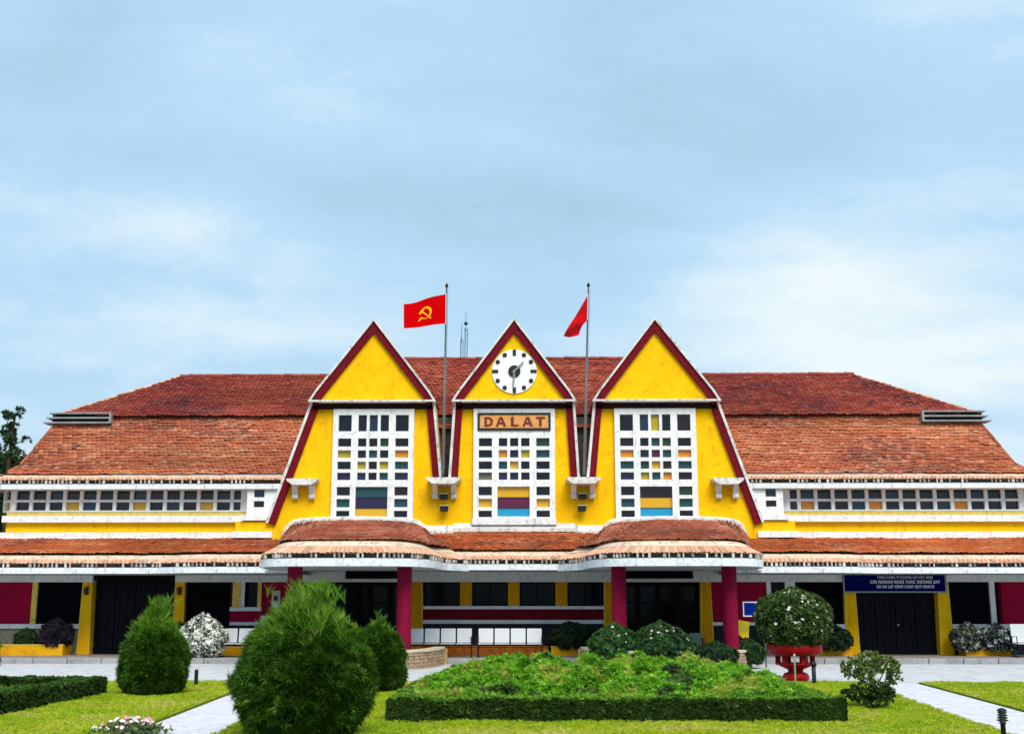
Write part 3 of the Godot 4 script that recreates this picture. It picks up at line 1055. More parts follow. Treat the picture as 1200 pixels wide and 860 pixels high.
func canopy(S: Node3D) -> void:
	var runs := [[Vector2(-21, 2.5), Vector2(-11.2, 2.5), Vector2(-10.7, 2.58), Vector2(-10.2, 2.9), Vector2(-9.7, 3.15), Vector2(-9.2, 3.22), Vector2(-6.5, 3.22)], [Vector2(-2.6, 2.5), Vector2(2.6, 2.5)], [Vector2(6.5, 3.22), Vector2(9.2, 3.22), Vector2(9.7, 3.15), Vector2(10.2, 2.9), Vector2(10.7, 2.58), Vector2(11.2, 2.5), Vector2(21, 2.5)]]
	for k in 3:
		var path: Array = runs[k]
		var fb := 2.70 if k == 1 else 2.60   # underside of the white board
		var ft := fb + .17
		var f := part("canopy_fascia", sweep(path, [Vector2(-.10, fb), Vector2(0, fb), Vector2(.0, ft), Vector2(-.10, ft + .02)]), M.fascia, S)
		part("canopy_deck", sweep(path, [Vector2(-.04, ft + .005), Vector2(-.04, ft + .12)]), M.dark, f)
		part("canopy_bed", sweep(path, [Vector2(-.04, ft + .12), Vector2(-.62, ft + .37), Vector2(-.62, ft)]), M.pale_deck, f)
		part("mortar_strip", sweep(path, [Vector2(-.30, ft + .235), Vector2(-.305, ft + .27), Vector2(-.62, ft + .41)]), M.mortar, f)
		barrels(ring(path, -.01, ft + .125), ring(path, -.33, ft + .255), PALE, f)
		var e := ring(path, -.54, ft + .45)
		var u := []
		for p in e:
			u.append(Vector3(p.x, 3.80 if k != 1 else 3.98, -.48 if k != 1 else .0))
		var st := mk()
		loft(st, e, u)
		var rf := part("canopy_roof", fin(st), M.under, S)
		tiles(e, u, ORANGE, rf, .12, .15)
		var so := []
		for p in path:
			so.append(Vector2(p.x, p.y - .05))
		so.append(Vector2(path.back().x, -.3))
		so.append(Vector2(path[0].x, -.3))
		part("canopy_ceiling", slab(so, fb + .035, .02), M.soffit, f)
	part("flashing", extrudem_x([Vector2(.003, 3.96), Vector2(.003, 4.26), Vector2(.10, 4.26), Vector2(.22, 4.10), Vector2(.22, 3.98)], -1.95, 1.95), M.weathered, S)
	part("flashing", extrudem_x([Vector2(.003, 3.9), Vector2(.003, 4.19), Vector2(.14, 4.19), Vector2(.26, 4.0), Vector2(.26, 3.9)], 1.955, 2.9), M.weathered, S)
	part("flashing", extrudem_x([Vector2(.003, 3.9), Vector2(.003, 4.19), Vector2(.14, 4.19), Vector2(.26, 4.0), Vector2(.26, 3.9)], -2.9, -1.955), M.weathered, S)
	for s in [-1.0, 1.0]:
		var cx: float = s * 4.50
		var path := porch_outline(cx, 2.50, 2.45, 7.15, 60, 4.2)
		for i in path.size():   # the sides sweep outwards where they meet the straight canopy
			var p: Vector2 = path[i]
			var k := clampf((4.3 - p.y) / 1.85, 0, 1)
			path[i] = Vector2(p.x + signf(p.x - cx) * .68 * k * k, p.y)
		var f := part("porch_fascia", sweep(path, [Vector2(-.10, 2.665), Vector2(0, 2.665), Vector2(.0, 2.865), Vector2(-.10, 2.885)]), M.fascia, S)
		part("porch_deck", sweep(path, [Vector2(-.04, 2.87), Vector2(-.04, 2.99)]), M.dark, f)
		var b0 := ring(path, -.01, 2.995)
		var low_edge := ring(path, -.04, 2.99)
		var half_way := []
		var half_lip := []
		var top_lip := []
		var b1 := []
		var e := []
		for i in path.size():
			var p: Vector2 = path[i]
			var k := Vector2(cx + (p.x - cx) * .80, 1.2 + (p.y - 1.2) * .89)
			b1.append(Vector3(k.x, 3.31, k.y))
			e.append(Vector3(cx + (p.x - cx) * .82, 3.37, 1.2 + (p.y - 1.2) * .895))
			half_way.append(low_edge[i].lerp(b1[i], .55))
			half_lip.append(low_edge[i].lerp(b1[i], .54) + Vector3(0, .04, 0))
			top_lip.append(b1[i] + Vector3(0, .04, 0))
		var bed_ := mk()
		loft(bed_, low_edge, b1)
		part("porch_bed", fin(bed_), M.pale_deck, f)
		bed_ = mk()
		loft(bed_, half_way, half_lip)
		loft(bed_, half_lip, top_lip)
		part("mortar_strip", fin(bed_), M.mortar, f)
		barrels(b0, half_way, PALE, f)
		# the roof rises to a low arch against the gable wall
		var u := []
		var rim := []
		for i in path.size():
			var w := 2.0 * i / (path.size() - 1) - 1.0
			var q := Vector3(s * 5.10 + w * 2.34, 4.33 - .10 * w * w - .40 * pow(absf(w), 14.0), .12)
			u.append(q)
			rim.append(q)
		var st := mk()
		loft(st, e, u)
		var rf := part("porch_roof", fin(st), M.under, S)
		var e_few := []
		var u_few := []
		for i in range(0, e.size(), 3):
			e_few.append(e[i])
			u_few.append(u[i])
		tiles(e_few, u_few, [Color(.40, .125, .07), Color(.34, .095, .06), Color(.16, .065, .055), Color(.55, .31, .21)], rf, .125, .15)
		# white coping along the arch
		st = mk()
		var a0 := []
		var a1 := []
		var a2 := []
		var a3 := []
		for q in rim:
			a0.append(Vector3(q.x, q.y + .15, .003))
			a1.append(Vector3(q.x, q.y + .15, .20))
			a2.append(Vector3(q.x, q.y + .075, .36))
			a3.append(Vector3(q.x, q.y - .06, .36))
		loft(st, a0, a1)
		loft(st, a1, a2)
		loft(st, a2, a3)
		part("porch_coping", fin(st), M.weathered, S)
		var so := []
		for p in path:
			so.append(Vector2(cx + (p.x - cx) * .985, p.y - .04))
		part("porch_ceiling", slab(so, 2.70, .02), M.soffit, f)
		for x in [2.90, 5.88]:
			var col := mk()
			lathe(col, [Vector2(.235, .15), Vector2(.235, .32), Vector2(.205, .34), Vector2(.20, 2.69)], 24, Vector3(x * s, 0, 5.9))
			part("column", fin(col), M.column, S)
		# porch floor and its low wall faced with stone, open in the middle
		var inner := porch_outline(s * 4.34, 2.36, 2.6, 7.0)
		part("porch_floor", slab(inner, .152, .18), M.platform, S)
		for half in [0, 1]:
			var arc := []
			for p in inner:
				if p.y > 3.2 and ((half == 0 and p.x < s * 4.34 - 1.0) or (half == 1 and p.x > s * 4.34 + 1.0)):
					arc.append(p)
			var lw := part("low_wall", sweep(arc, [Vector2(-.26, .1), Vector2(-.26, .44), Vector2(-.03, .44), Vector2(-.03, -.02)]), M.kerb, S)
			part("wall_cap", sweep(arc, [Vector2(-.30, .44), Vector2(-.30, .50), Vector2(.04, .50), Vector2(.04, .44), Vector2(-.30, .44)]), M.cap, lw)
			var endp: Vector2 = arc[0] if half == 0 else arc.back()
			part("wall_end", boxm(endp.x - .10, -.02, endp.y - .10, endp.x + .10, .439, endp.y + .06), M.stone, lw)
			stones(arc, lw)

func extrudem_x(zy: Array, x0: float, x1: float) -> ArrayMesh:
	var st := mk()
	for i in zy.size():
		var a: Vector2 = zy[i]
		var b: Vector2 = zy[(i + 1) % zy.size()]
		quad(st, Vector3(x0, a.y, a.x), Vector3(x0, b.y, b.x), Vector3(x1, b.y, b.x), Vector3(x1, a.y, a.x))
	for x in [x0, x1]:
		for i in range(1, zy.size() - 1):
			tri(st, Vector3(x, zy[0].y, zy[0].x), Vector3(x, zy[i].y, zy[i].x), Vector3(x, zy[i + 1].y, zy[i + 1].x))
	return fin(st)

func stones(arc: Array, parent: Node) -> void:
	var st := mk()
	for row in 5:
		var y0 := -.02 + row * .092
		var y1 := y0 + .082
		for i in arc.size() - 1:
			var a: Vector2 = arc[i]
			var b: Vector2 = arc[i + 1]
			var n := maxi(1, int(round((b - a).length() / .2)))
			for k in n:
				var o := .5 / n if row % 2 == 1 else 0.0
				var p := a.lerp(b, clampf((k + .04) / n + o * .5, 0, 1))
				var q := a.lerp(b, clampf((k + .94) / n + o * .5, 0, 1))
				var d := (q - p).normalized()
				var nn := Vector2(-d.y, d.x) * rng.randf_range(.0, .03)
				var p1 := p + nn
				var q1 := q + nn
				var i0 := p - Vector2(-d.y, d.x) * .06
				var i1 := q - Vector2(-d.y, d.x) * .06
				quad(st, Vector3(p1.x, y0, p1.y), Vector3(p1.x, y1, p1.y), Vector3(q1.x, y1, q1.y), Vector3(q1.x, y0, q1.y))
				quad(st, Vector3(p1.x, y1, p1.y), Vector3(i0.x, y1, i0.y), Vector3(i1.x, y1, i1.y), Vector3(q1.x, y1, q1.y))
				quad(st, Vector3(p1.x, y0, p1.y), Vector3(i0.x, y0, i0.y), Vector3(i0.x, y1, i0.y), Vector3(p1.x, y1, p1.y))
				quad(st, Vector3(q1.x, y0, q1.y), Vector3(i1.x, y0, i1.y), Vector3(i1.x, y1, i1.y), Vector3(q1.x, y1, q1.y))
				quad(st, Vector3(p1.x, y0, p1.y), Vector3(i0.x, y0, i0.y), Vector3(i1.x, y0, i1.y), Vector3(q1.x, y0, q1.y))
	var o := part("stone_facing", fin(st), M.stone, parent)
	o.set_meta("kind", "stuff")

func louvres(S: Node3D, x0: float, x1: float, y0: float, y1: float) -> void:
	var w := part("louvred_window", boxm(x0, y0, -.30, x1, y1, -.16), M.glass.night, S)
	var st := mk()
	var y := y0 + .03
	while y < y1 - .05:
		quad(st, Vector3(x0 + .03, y, -.06), Vector3(x0 + .03, y + .085, -.13), Vector3(x1 - .03, y + .085, -.13), Vector3(x1 - .03, y, -.06))
		quad(st, Vector3(x0 + .03, y, -.06), Vector3(x1 - .03, y, -.06), Vector3(x1 - .03, y - .008, -.065), Vector3(x0 + .03, y - .008, -.065))
		y += .1
	part("louvre_slats", fin(st), M.navy, w)
	for x in [x0, x1 - .04]:
		part("window_frame", boxm(x, y0, -.15, x + .04, y1, -.04), M.navy, w)

func folding_door(S: Node3D, x0: float, x1: float, y1: float, leaves: int, glazed := false) -> void:
	var d := part("folding_door", boxm(x0, .15, -.34, x1, y1, -.26), M.black_wood, S)
	var w := (x1 - x0) / leaves
	for k in leaves:
		var a := x0 + k * w
		var st := mk()
		if glazed:
			for b in [[a + .01, .17, a + .10, y1 - .05], [a + w - .10, .17, a + w - .01, y1 - .05], [a + .10, .17, a + w - .10, .62], [a + .10, y1 - .14, a + w - .10, y1 - .05], [a + .10, 1.18, a + w - .10, 1.24], [a + .10, 1.72, a + w - .10, 1.77]]:
				box(st, b[0], b[1], -.255, b[2], b[3], -.19)
			var leaf := part("door_leaf", fin(st), M.black_wood, d)
			part("pane", boxm(a + .09, .6, -.235, a + w - .09, y1 - .12, -.225), M.glass.night, leaf)
		else:
			var ribs := 5
			for r in ribs:
				var xa := a + .012 + r * (w - .024) / ribs
				var xb := xa + (w - .024) / ribs - .012
				box(st, xa, .17, -.255, xb, y1 - .03, -.20 if r % 2 == 0 else -.22)
			for y in [.18, .72, 1.4, y1 - .16]:
				box(st, a + .012, y, -.199, a + w - .012, y + .09, -.18)
			var leaf := part("door_leaf", fin(st), M.navy, d)
			if k == leaves / 2:
				var h := mk(true)
				lathe(h, [Vector2(.001, 1.03), Vector2(.03, 1.04), Vector2(.035, 1.07), Vector2(.02, 1.1), Vector2(.001, 1.105)], 10, Vector3(a + .06, 0, -.15))
				part("handle", fin(h), M.steel, leaf)

func pier(S: Node3D, x0: float, x1: float, y0 := .15, m: Material = null) -> void:
	# battered pier, a little wider at its foot, with a fine raised margin
	var st := mk()
	extrude(st, PackedVector2Array([Vector2(x0 - .04, y0), Vector2(x0 + .02, 2.40), Vector2(x1 - .02, 2.40), Vector2(x1 + .04, y0)]), -.32, .10)
	var p := part("pier", fin(st), m if m else M.yellow, S)
	for e in [[x0 - .035, x0 + .02], [x1 + .005, x1 - .05]]:
		var s2 := mk()
		extrude(s2, PackedVector2Array([Vector2(e[0], y0 + .01), Vector2(e[1], 2.39), Vector2(e[1] + .03, 2.39), Vector2(e[0] + .03, y0 + .01)]), .10, .115)
		part("pier_margin", fin(s2), M.pale_yellow, p)

func ground_floor(S: Node3D) -> void:
	part("inner_wall", boxm(-21, 0, -.9, 21, 3.3, -.40), M.black_wood, S)
	# lintel band
	part("lintel", boxm(-21, 2.40, -.4, -13.50, 2.74, .13), M.white, S)
	part("lintel", boxm(-10.84, 2.40, -.4, -5.40, 2.74, .13), M.white, S)
	part("lintel", boxm(-5.40, 2.40, -.4, -3.55, 2.50, .13), M.white, S)
	part("lintel", boxm(-3.55, 2.40, -.4, 3.55, 2.74, .13), M.white, S)
	part("lintel", boxm(3.55, 2.40, -.4, 5.70, 2.50, .13), M.white, S)
	part("lintel", boxm(5.70, 2.40, -.4, 21, 2.74, .13), M.white, S)
	part("transom", boxm(-5.40, 2.50, -.3, -3.55, 2.74, -.05), M.black_wood, S)
	part("transom", boxm(3.55, 2.50, -.3, 5.70, 2.74, -.05), M.black_wood, S)
	part("door_head", boxm(-13.50, 2.44, -.3, -10.84, 2.74, -.02), M.black_wood, S)
	# far left and far right bays
	for s in [-1.0, 1.0]:
		part("crimson_panel", boxm(minf(s * 15.45, s * 21), 1.08, -.38, maxf(s * 15.45, s * 21), 2.40, -.05), M.crimson, S)
		part("base_wall", boxm(minf(s * 13.80, s * 21), .15, -.38, maxf(s * 13.80, s * 21), .95, -.02), M.pebble if s < 0 else M.dado, S)
		part("sill", boxm(minf(s * 13.80, s * 21), .95, -.38, maxf(s * 13.80, s * 21), 1.09, .09), M.white, S)
	louvres(S, -15.28, -13.84, 1.09, 2.40)
	louvres(S, 13.80, 15.05, 1.09, 2.40)
	part("mullion", boxm(-15.45, 1.09, -.38, -15.28, 2.40, .03), M.pale_yellow, S)
	part("mullion", boxm(15.06, 1.09, -.38, 15.22, 2.40, .03), M.white, S)
	pier(S, -13.83, -13.49)
	pier(S, -10.85, -10.51)
	pier(S, 10.44, 10.82)
	pier(S, 13.39, 13.76)
	folding_door(S, -13.46, -10.88, 2.44, 4)
	folding_door(S, 10.85, 13.36, 2.40, 4)
	# left of the left porch
	louvres(S, -10.48, -9.06, .45, 2.40)
	part("base_wall", boxm(-10.48, .15, -.38, -9.06, .45, -.1), M.dado, S)
	part("crimson_wall", lattice([-9.06, 1.15, -6.30, 2.40], [[-8.62, 1.62, -8.20, 2.399]], -.38, -.04), M.crimson, S)
	var w := part("small_window", boxm(-8.64, 1.60, -.30, -8.18, 2.40, -.26), M.glass.night, S)
	part("jamb", boxm(-9.00, 1.62, -.05, -8.74, 2.40, .03), M.pale_yellow, w)
	part("jamb", boxm(-8.74, 1.62, -.25, -8.62, 2.40, .02), M.white, w)
	part("jamb", boxm(-8.20, 1.62, -.25, -8.08, 2.40, .03), M.pale_yellow, w)
	part("window_sill", boxm(-9.06, 1.49, -.05, -8.06, 1.615, .08), M.white, w)
	part("rail", boxm(-9.06, 1.05, -.38, -6.30, 1.15, .02), M.white, S)
	part("base_wall", boxm(-9.06, .15, -.38, -6.30, 1.05, -.05), M.dado, S)
	pier(S, -6.30, -5.94, .15, M.ochre)
	folding_door(S, -5.92, -3.33, 2.40, 4, true)
	# middle: four dark windows between ochre piers
	pier(S, -3.30, -2.91, .15, M.ochre)
	pier(S, 2.84, 3.28, .15, M.ochre)
	for x in [[-1.73, -1.35], [-.20, .17], [1.31, 1.69]]:
		part("pier", boxm(x[0], 1.65, -.30, x[1], 2.40, .05), M.ochre, S)
	for x in [[-2.90, -1.73], [-1.35, -.20], [.17, 1.31], [1.69, 2.84]]:
		var mw := part("window", boxm(x[0], 1.65, -.30, x[1], 2.40, -.24), M.glass.night, S)
		part("window_frame", lattice([x[0], 1.65, x[1], 2.40], [[x[0] + .05, 1.70, (x[0] + x[1]) / 2 - .025, 2.36], [(x[0] + x[1]) / 2 + .025, 1.70, x[1] - .05, 2.36]], -.24, -.19), M.black_wood, mw)
	part("sill", boxm(-2.90, 1.55, -.38, 2.84, 1.65, .10), M.white, S)
	part("crimson_panel", boxm(-2.90, 1.22, -.38, 2.84, 1.55, -.02), M.trim, S)
	part("rail", boxm(-2.90, 1.10, -.38, 2.84, 1.22, .06), M.white, S)
	part("base_wall", boxm(-2.90, .15, -.38, 2.84, 1.10, -.02), M.dado, S)
	# right porch and beyond
	folding_door(S, 3.30, 5.87, 2.40, 4, true)
	pier(S, 5.90, 6.26, .15, M.ochre)
	part("crimson_wall", boxm(6.28, 1.15, -.38, 8.02, 2.40, -.04), M.crimson, S)
	part("rail", boxm(6.28, 1.05, -.38, 8.0, 1.15, .03), M.white, S)
	part("base_wall", boxm(6.28, .15, -.38, 8.0, 1.05, -.05), M.dado, S)
	part("mullion", boxm(8.02, .15, -.38, 8.155, 2.40, .03), M.white, S)
	part("window", boxm(8.155, .15, -.32, 8.62, 2.40, -.22), M.glass.night, S)
	part("mullion", boxm(8.62, .15, -.38, 8.93, 2.40, .0), M.white, S)
	louvres(S, 8.93, 10.42, 1.09, 2.40)
	part("sill", boxm(8.93, .95, -.38, 10.44, 1.09, .09), M.white, S)
	part("base_wall", boxm(8.93, .15, -.38, 10.42, .95, -.02), M.dado, S)

# ------------------------------------------------------------------ things on and around the station
func letters(text: String, size: float, mat: Material, parent: Node, at: Vector3, width: float, called := "lettering", depth := .02, bold := 800) -> MeshInstance3D:
	var f := SystemFont.new()
	f.font_names = PackedStringArray(["Droid Sans"])
	f.font_weight = bold
	var t := TextMesh.new()
	t.font = f
	t.text = text
	t.font_size = 64
	t.pixel_size = size / 46.0
	t.depth = depth
	var o := part(called, t, mat, parent, at)
	var b := t.get_aabb().size
	if b.x > 0:
		o.scale = Vector3(width / b.x, size / b.y, 1)
		o.position = at - Vector3(t.get_aabb().get_center().x * o.scale.x, t.get_aabb().get_center().y * o.scale.y, 0)
	return o

func fittings() -> void:
	# clock
	var c := thing("wall_clock", "round white clock with black dots for hours on the middle gable", "clock", Vector3(.01, 9.19, FZ + .24))
	var st := mk(true)
	var disc := func(r: float, z0: float, z1: float, at: Vector2) -> ArrayMesh:
		var poly := []
		for i in 40:
			poly.append(at + Vector2(cos(TAU * i / 40), sin(TAU * i / 40)) * r)
		return extrudem(poly, z0, z1)
	part("dial", disc.call(.735, 0.0, .05, Vector2.ZERO), M.dial, c)
	for k in 12:
		var a := TAU * k / 12
		var q := Vector2(sin(a), cos(a)) * .63
		if k % 3 == 0:
			var m := part("hour_mark", boxm(-.052, -.10, .052, .052, .10, .075), M.iron, c, Vector3(q.x * 1.0, q.y * 1.0, 0))
			m.rotation.z = -a
		else:
			part("hour_mark", disc.call(.072, .052, .075, q), M.iron, c)
	part("hub", disc.call(.20, .052, .085, Vector2.ZERO), M.iron, c)
	var hand := part("minute_hand", extrudem([Vector2(-.032, -.06), Vector2(.032, -.06), Vector2(.022, .58), Vector2(-.022, .58)], .09, .105), M.pole, c)
	hand.rotation.z = PI - .07
	hand = part("hour_hand", extrudem([Vector2(-.035, -.08), Vector2(.035, -.08), Vector2(.02, .44), Vector2(-.02, .44)], .11, .125), M.pole, c)
	hand.rotation.z = -.78
	# name board
	var nb := thing("name_board", "station name board with dark red letters DALAT under the clock", "sign", Vector3(0, 7.545, FZ + .15))
	part("board", boxm(-1.10, -.21, .002, 1.10, .21, .03), M.board, nb)
	part("border", lattice([-1.19, -.29, 1.19, .29], [[-1.12, -.225, 1.12, .225]], .002, .05), M.iron, nb)
	var lx := [-.83, -.43, 0.02, .44, .86]
	for k in 5:
		letters("DALAT"[k], .30, M.letter, nb, Vector3(lx[k], 0, .045), [.27, .33, .25, .33, .29][k], "letter")
	part("tone_mark", disc.call(.035, .051, .07, Vector2(.44, -.26)), M.iron, nb)
	# blue banner
	var bb := thing("banner_sign", "long dark blue banner with three lines of white lettering above door", "sign", Vector3(12.03, 2.37, FZ + .14))
	part("panel", boxm(-1.58, -.27, 0, 1.58, .27, .05), M.blue, bb)
	part("frame", lattice([-1.63, -.31, 1.63, .31], [[-1.58, -.265, 1.58, .265]], -.01, .07), M.pole, bb)
	letters("TONG CONG TY DUONG SAT VIET NAM", .085, M.print_white, bb, Vector3(.33, .165, .056), 1.75, "lettering", .008, 500)
	letters("CHI NHANH KHAI THAC DUONG SAT", .105, M.print_white, bb, Vector3(.33, .025, .056), 2.2, "lettering", .008, 800)
	letters("GA DA LAT KINH CHAO QUY KHACH", .115, M.print_white, bb, Vector3(.33, -.13, .056), 1.8, "lettering", .008, 800)
	part("emblem", band([Vector2(-1.48, .06), Vector2(-1.25, .20), Vector2(-.98, .05)], -.02, .02, .051, .06), M.sky_blue, bb)
	poles_and_flags()
	# floodlights under the two shelves that carry the poles
	for q in [[-2.27, 5.10, "upper small floodlight below the left flagpole shelf"], [-2.25, 4.72, "lower small floodlight below the left flagpole shelf"], [2.20, 5.10, "upper small floodlight below the right flagpole shelf"], [2.18, 4.72, "lower small floodlight below the right flagpole shelf"]]:
		var l := thing("floodlight", q[2], "floodlight", Vector3(q[0], q[1], FZ), 0, "floodlights between the gables")
		part("arm", boxm(-.025, -.03, 0, .025, .03, .22), M.iron, l)
		st = mk()
		extrude(st, PackedVector2Array([Vector2(-.13, -.05), Vector2(-.10, -.10), Vector2(.10, -.10), Vector2(.13, -.05), Vector2(.13, .07), Vector2(-.13, .07)]), .16, .34)
		part("housing", fin(st), M.iron, l)
		part("hood", boxm(-.14, .072, .12, .14, .095, .38), M.steel, l)
	# lanterns on the left piers
	for q in [[-13.66, "small brown wall lamp on the yellow pier left of the left door"], [-10.68, "small brown wall lamp on the yellow pier right of the left door"]]:
		var l := thing("wall_lamp", q[1], "lamp", Vector3(q[0], 2.12, FZ + .10), 0, "lamps on the yellow piers")
		part("back_plate", boxm(-.05, -.12, 0, .05, .12, .02), M.brown_metal, l)
		st = mk(true)
		lathe(st, [Vector2(.02, .13), Vector2(.075, .07), Vector2(.065, -.07), Vector2(.03, -.13), Vector2(.001, -.135)], 10, Vector3(0, 0, .09))
		part("shade", fin(st), M.brown_metal, l)
	# boxes on the crimson wall
	var mb := thing("meter_box", "narrow beige meter box on the crimson wall beside the column", "box", Vector3(-7.60, 1.86, FZ - .04))
	part("case", boxm(-.13, -.27, 0, .13, .27, .12), M.beige, mb)
	part("dial_window", boxm(-.06, -.04, .121, .06, .10, .13), M.iron, mb)
	part("cover_plate", boxm(-.10, -.24, .121, .10, -.08, .13), M.bench_white, mb)
	var ac := thing("outdoor_unit", "white square ventilation unit low on the crimson wall by the bench", "ventilator", Vector3(-7.82, 1.15, FZ + .02))
	part("case", lattice([-.20, -.22, .20, .20], [[-.12, -.06, .12, .04]], 0, .25), M.bench_white, ac)
	part("grille", boxm(-.13, -.07, .05, .13, .05, .20), M.iron, ac)
	part("wall_bracket", boxm(-.15, -.20, -.07, .15, .15, -.002), M.iron, ac)
	benches()
	planters()
	# blue parking sign
	var bs := thing("street_sign", "small blue sign with white border on a thin post behind red urn", "sign", Vector3(6.62, 0, FZ + 5.2), .06)
	part("post", tubem([Vector3(.30, 0, 0), Vector3(.30, 1.72, 0)], .022, .022, 8), M.pole, bs)
	var plate := part("plate", boxm(-.27, 1.38, .024, .42, 1.74, .045), M.sky_blue, bs)
	part("border", lattice([-.29, 1.36, .44, 1.76], [[-.262, 1.388, .412, 1.732]], .02, .05), M.print_white, plate)
	part("symbol", extrudem([Vector2(.10, 1.48), Vector2(.30, 1.56), Vector2(.10, 1.64), Vector2(.14, 1.56)], .0455, .052), M.print_white, plate)
	var yb := thing("yellow_board", "bright yellow plastic board standing beside the right crimson column", "board", Vector3(6.42, .152, FZ + 4.6), 0)
	part("panel", extrudem([Vector2(-.22, 1.13), Vector2(.18, 1.06), Vector2(.15, .62), Vector2(.02, .58), Vector2(-.20, .80)], 0, .05), M.plastic_yellow, yb)
	part("stand", tubem([Vector3(0, 0, .0), Vector3(0, .62, .02)], .018, .018, 8), M.iron, yb)
	part("foot", boxm(-.15, 0, -.14, .15, .02, .14), M.iron, yb)

func flag_cloth(corners: Array, nx: int, ny: int, wave: Callable) -> ArrayMesh:
	# corners: hoist top, hoist bottom, fly bottom, fly top
	var st := SurfaceTool.new()
	st.begin(Mesh.PRIMITIVE_TRIANGLES)
	st.set_smooth_group(0)
	for j in ny + 1:
		for i in nx + 1:
			var u := float(i) / nx
			var v := float(j) / ny
			var a: Vector3 = corners[0].lerp(corners[3], u)
			var b: Vector3 = corners[1].lerp(corners[2], u)
			st.set_uv(Vector2(u, v))
			st.add_vertex(a.lerp(b, v) + wave.call(u, v))
	for j in ny:
		for i in nx:
			var a := j * (nx + 1) + i
			for k in [a, a + 1, a + nx + 2, a, a + nx + 2, a + nx + 1]:
				st.add_index(k)
	st.generate_normals()
	return st.commit()

func emblem_texture() -> ImageTexture:
	# red cloth with a crossed yellow hammer and sickle; u runs from the hoist, so the print is mirrored for the side we see
	var w := 384
	var h := 256
	var im := Image.create(w, h, false, Image.FORMAT_RGB8)
	var red := Color(.76, .008, .02)
	var gold := Color(.96, .72, .10)
	for y in h:
		for x in w:
			var p := Vector2((w - 1 - x) - w * .5, y - h * .52) / 60.0
			var c := red
			c = c.lerp(red.darkened(.12), absf(sin(x * .9)) * .15 * absf(sin(y * 1.1)))
			var on := false
			# sickle blade: an arc that thickens in the middle, then the handle
			var q := p - Vector2(.0, -.02)
			var r := q.length()
			var ang := fposmod(rad_to_deg(atan2(-q.y, q.x)), 360.0)
			var arc := fposmod(ang + 75.0, 360.0)
			if arc > 5 and arc < 225:
				var t := (arc - 5) / 220.0
				if absf(r - .86) < .04 + .13 * sin(PI * minf(t * 1.1, 1.0)):
					on = true
			var d := Vector2(-.78, .62)
			if seg(p, Vector2(.20, .84), d) < .06 or seg(p, Vector2(-.55, .55), Vector2(-.95, .98)) < .10:
				on = true
			# hammer shaft and head
			if seg(p, Vector2(-.52, -.42), Vector2(.85, .92)) < .085:
				on = true
			if seg(p, Vector2(-.80, -.22), Vector2(-.28, -.72)) < .17:
				on = true
			im.set_pixel(x, y, gold if on else c)
	return ImageTexture.create_from_image(im)

func seg(p: Vector2, a: Vector2, b: Vector2) -> float:
	return p.distance_to(Geometry2D.get_closest_point_to_segment(p, a, b))

func poles_and_flags() -> void:
	var spots := [[-2.29, -2.225, "thin grey flagpole between the left and middle gables"], [2.235, 2.46, "thin grey flagpole between the middle and right gables"]]
	var z := FZ + .55
	for q in spots:
		var p := thing("flagpole", q[2], "flagpole", Vector3(q[0], 5.66, z), 0, "flagpoles between the gables")
		var top := Vector3(q[1] - q[0], 6.30, 0)
		part("shaft", tubem([Vector3.ZERO, top * .5, top], .045, .024, 10), M.pole, p)
		part("finial", lathem([Vector2(.001, 0), Vector2(.05, .03), Vector2(.055, .08), Vector2(.02, .15), Vector2(.001, .18)], 12), M.iron, p, top)
		part("base_plate", boxm(-.12, 0, -.12, .12, .03, .12), M.iron, p)
		part("halyard", tubem([Vector3(.06, .3, .05), top + Vector3(.05, -.1, .04)], .006, .006, 5), M.steel, p)
	var cloth := StandardMaterial3D.new()
	cloth.albedo_texture = emblem_texture()
	cloth.roughness = .9
	cloth.metallic_specular = .1
	cloth.cull_mode = BaseMaterial3D.CULL_DISABLED
	cloth.backlight_enabled = true
	cloth.backlight = Color(.2, .2, .2)
	var f := thing("flag", "red flag with yellow hammer and sickle flying from the left pole", "flag", Vector3(-2.24, 10.72, z + .03))
	part("cloth", flag_cloth([Vector3(.0, 1.02, 0), Vector3(-.01, .02, 0), Vector3(-1.33, -.22, .35), Vector3(-1.35, .60, .35)], 26, 14, func(u: float, v: float) -> Vector3:
		return Vector3(0, sin(u * 5.2 + .4) * .035 * u, sin(u * 7.0 + v * 1.4) * .10 * u)), cloth, f)
	part("toggle", tubem([Vector3(.0, 1.04, 0), Vector3(0, .0, 0)], .012, .012, 6), M.bench_white, f)
	var red := plain(Color(.72, .008, .05), .75)
	red.metallic_specular = .1
	red.backlight_enabled = true
	red.backlight = Color(.2, .2, .2)
	f = thing("flag", "red flag hanging in folds from the right flagpole", "flag", Vector3(2.42, 10.40, z + .03))
	part("cloth", flag_cloth([Vector3(.02, 1.30, 0), Vector3(-.01, .45, 0), Vector3(-.36, -.08, .10), Vector3(-.80, -.16, .45)], 26, 14, func(u: float, v: float) -> Vector3:
		return Vector3(sin(u * 6.0 + v * 2.0) * .035 * u, sin(u * 5.0) * .05 * u - .10 * sin(PI * u) * (1.0 - v) * .2, sin(u * 9.0 + v * 5.0) * .13 * u)), red, f)
	part("toggle", tubem([Vector3(.02, 1.32, 0), Vector3(-.01, .44, 0)], .012, .012, 6), M.bench_white, f)

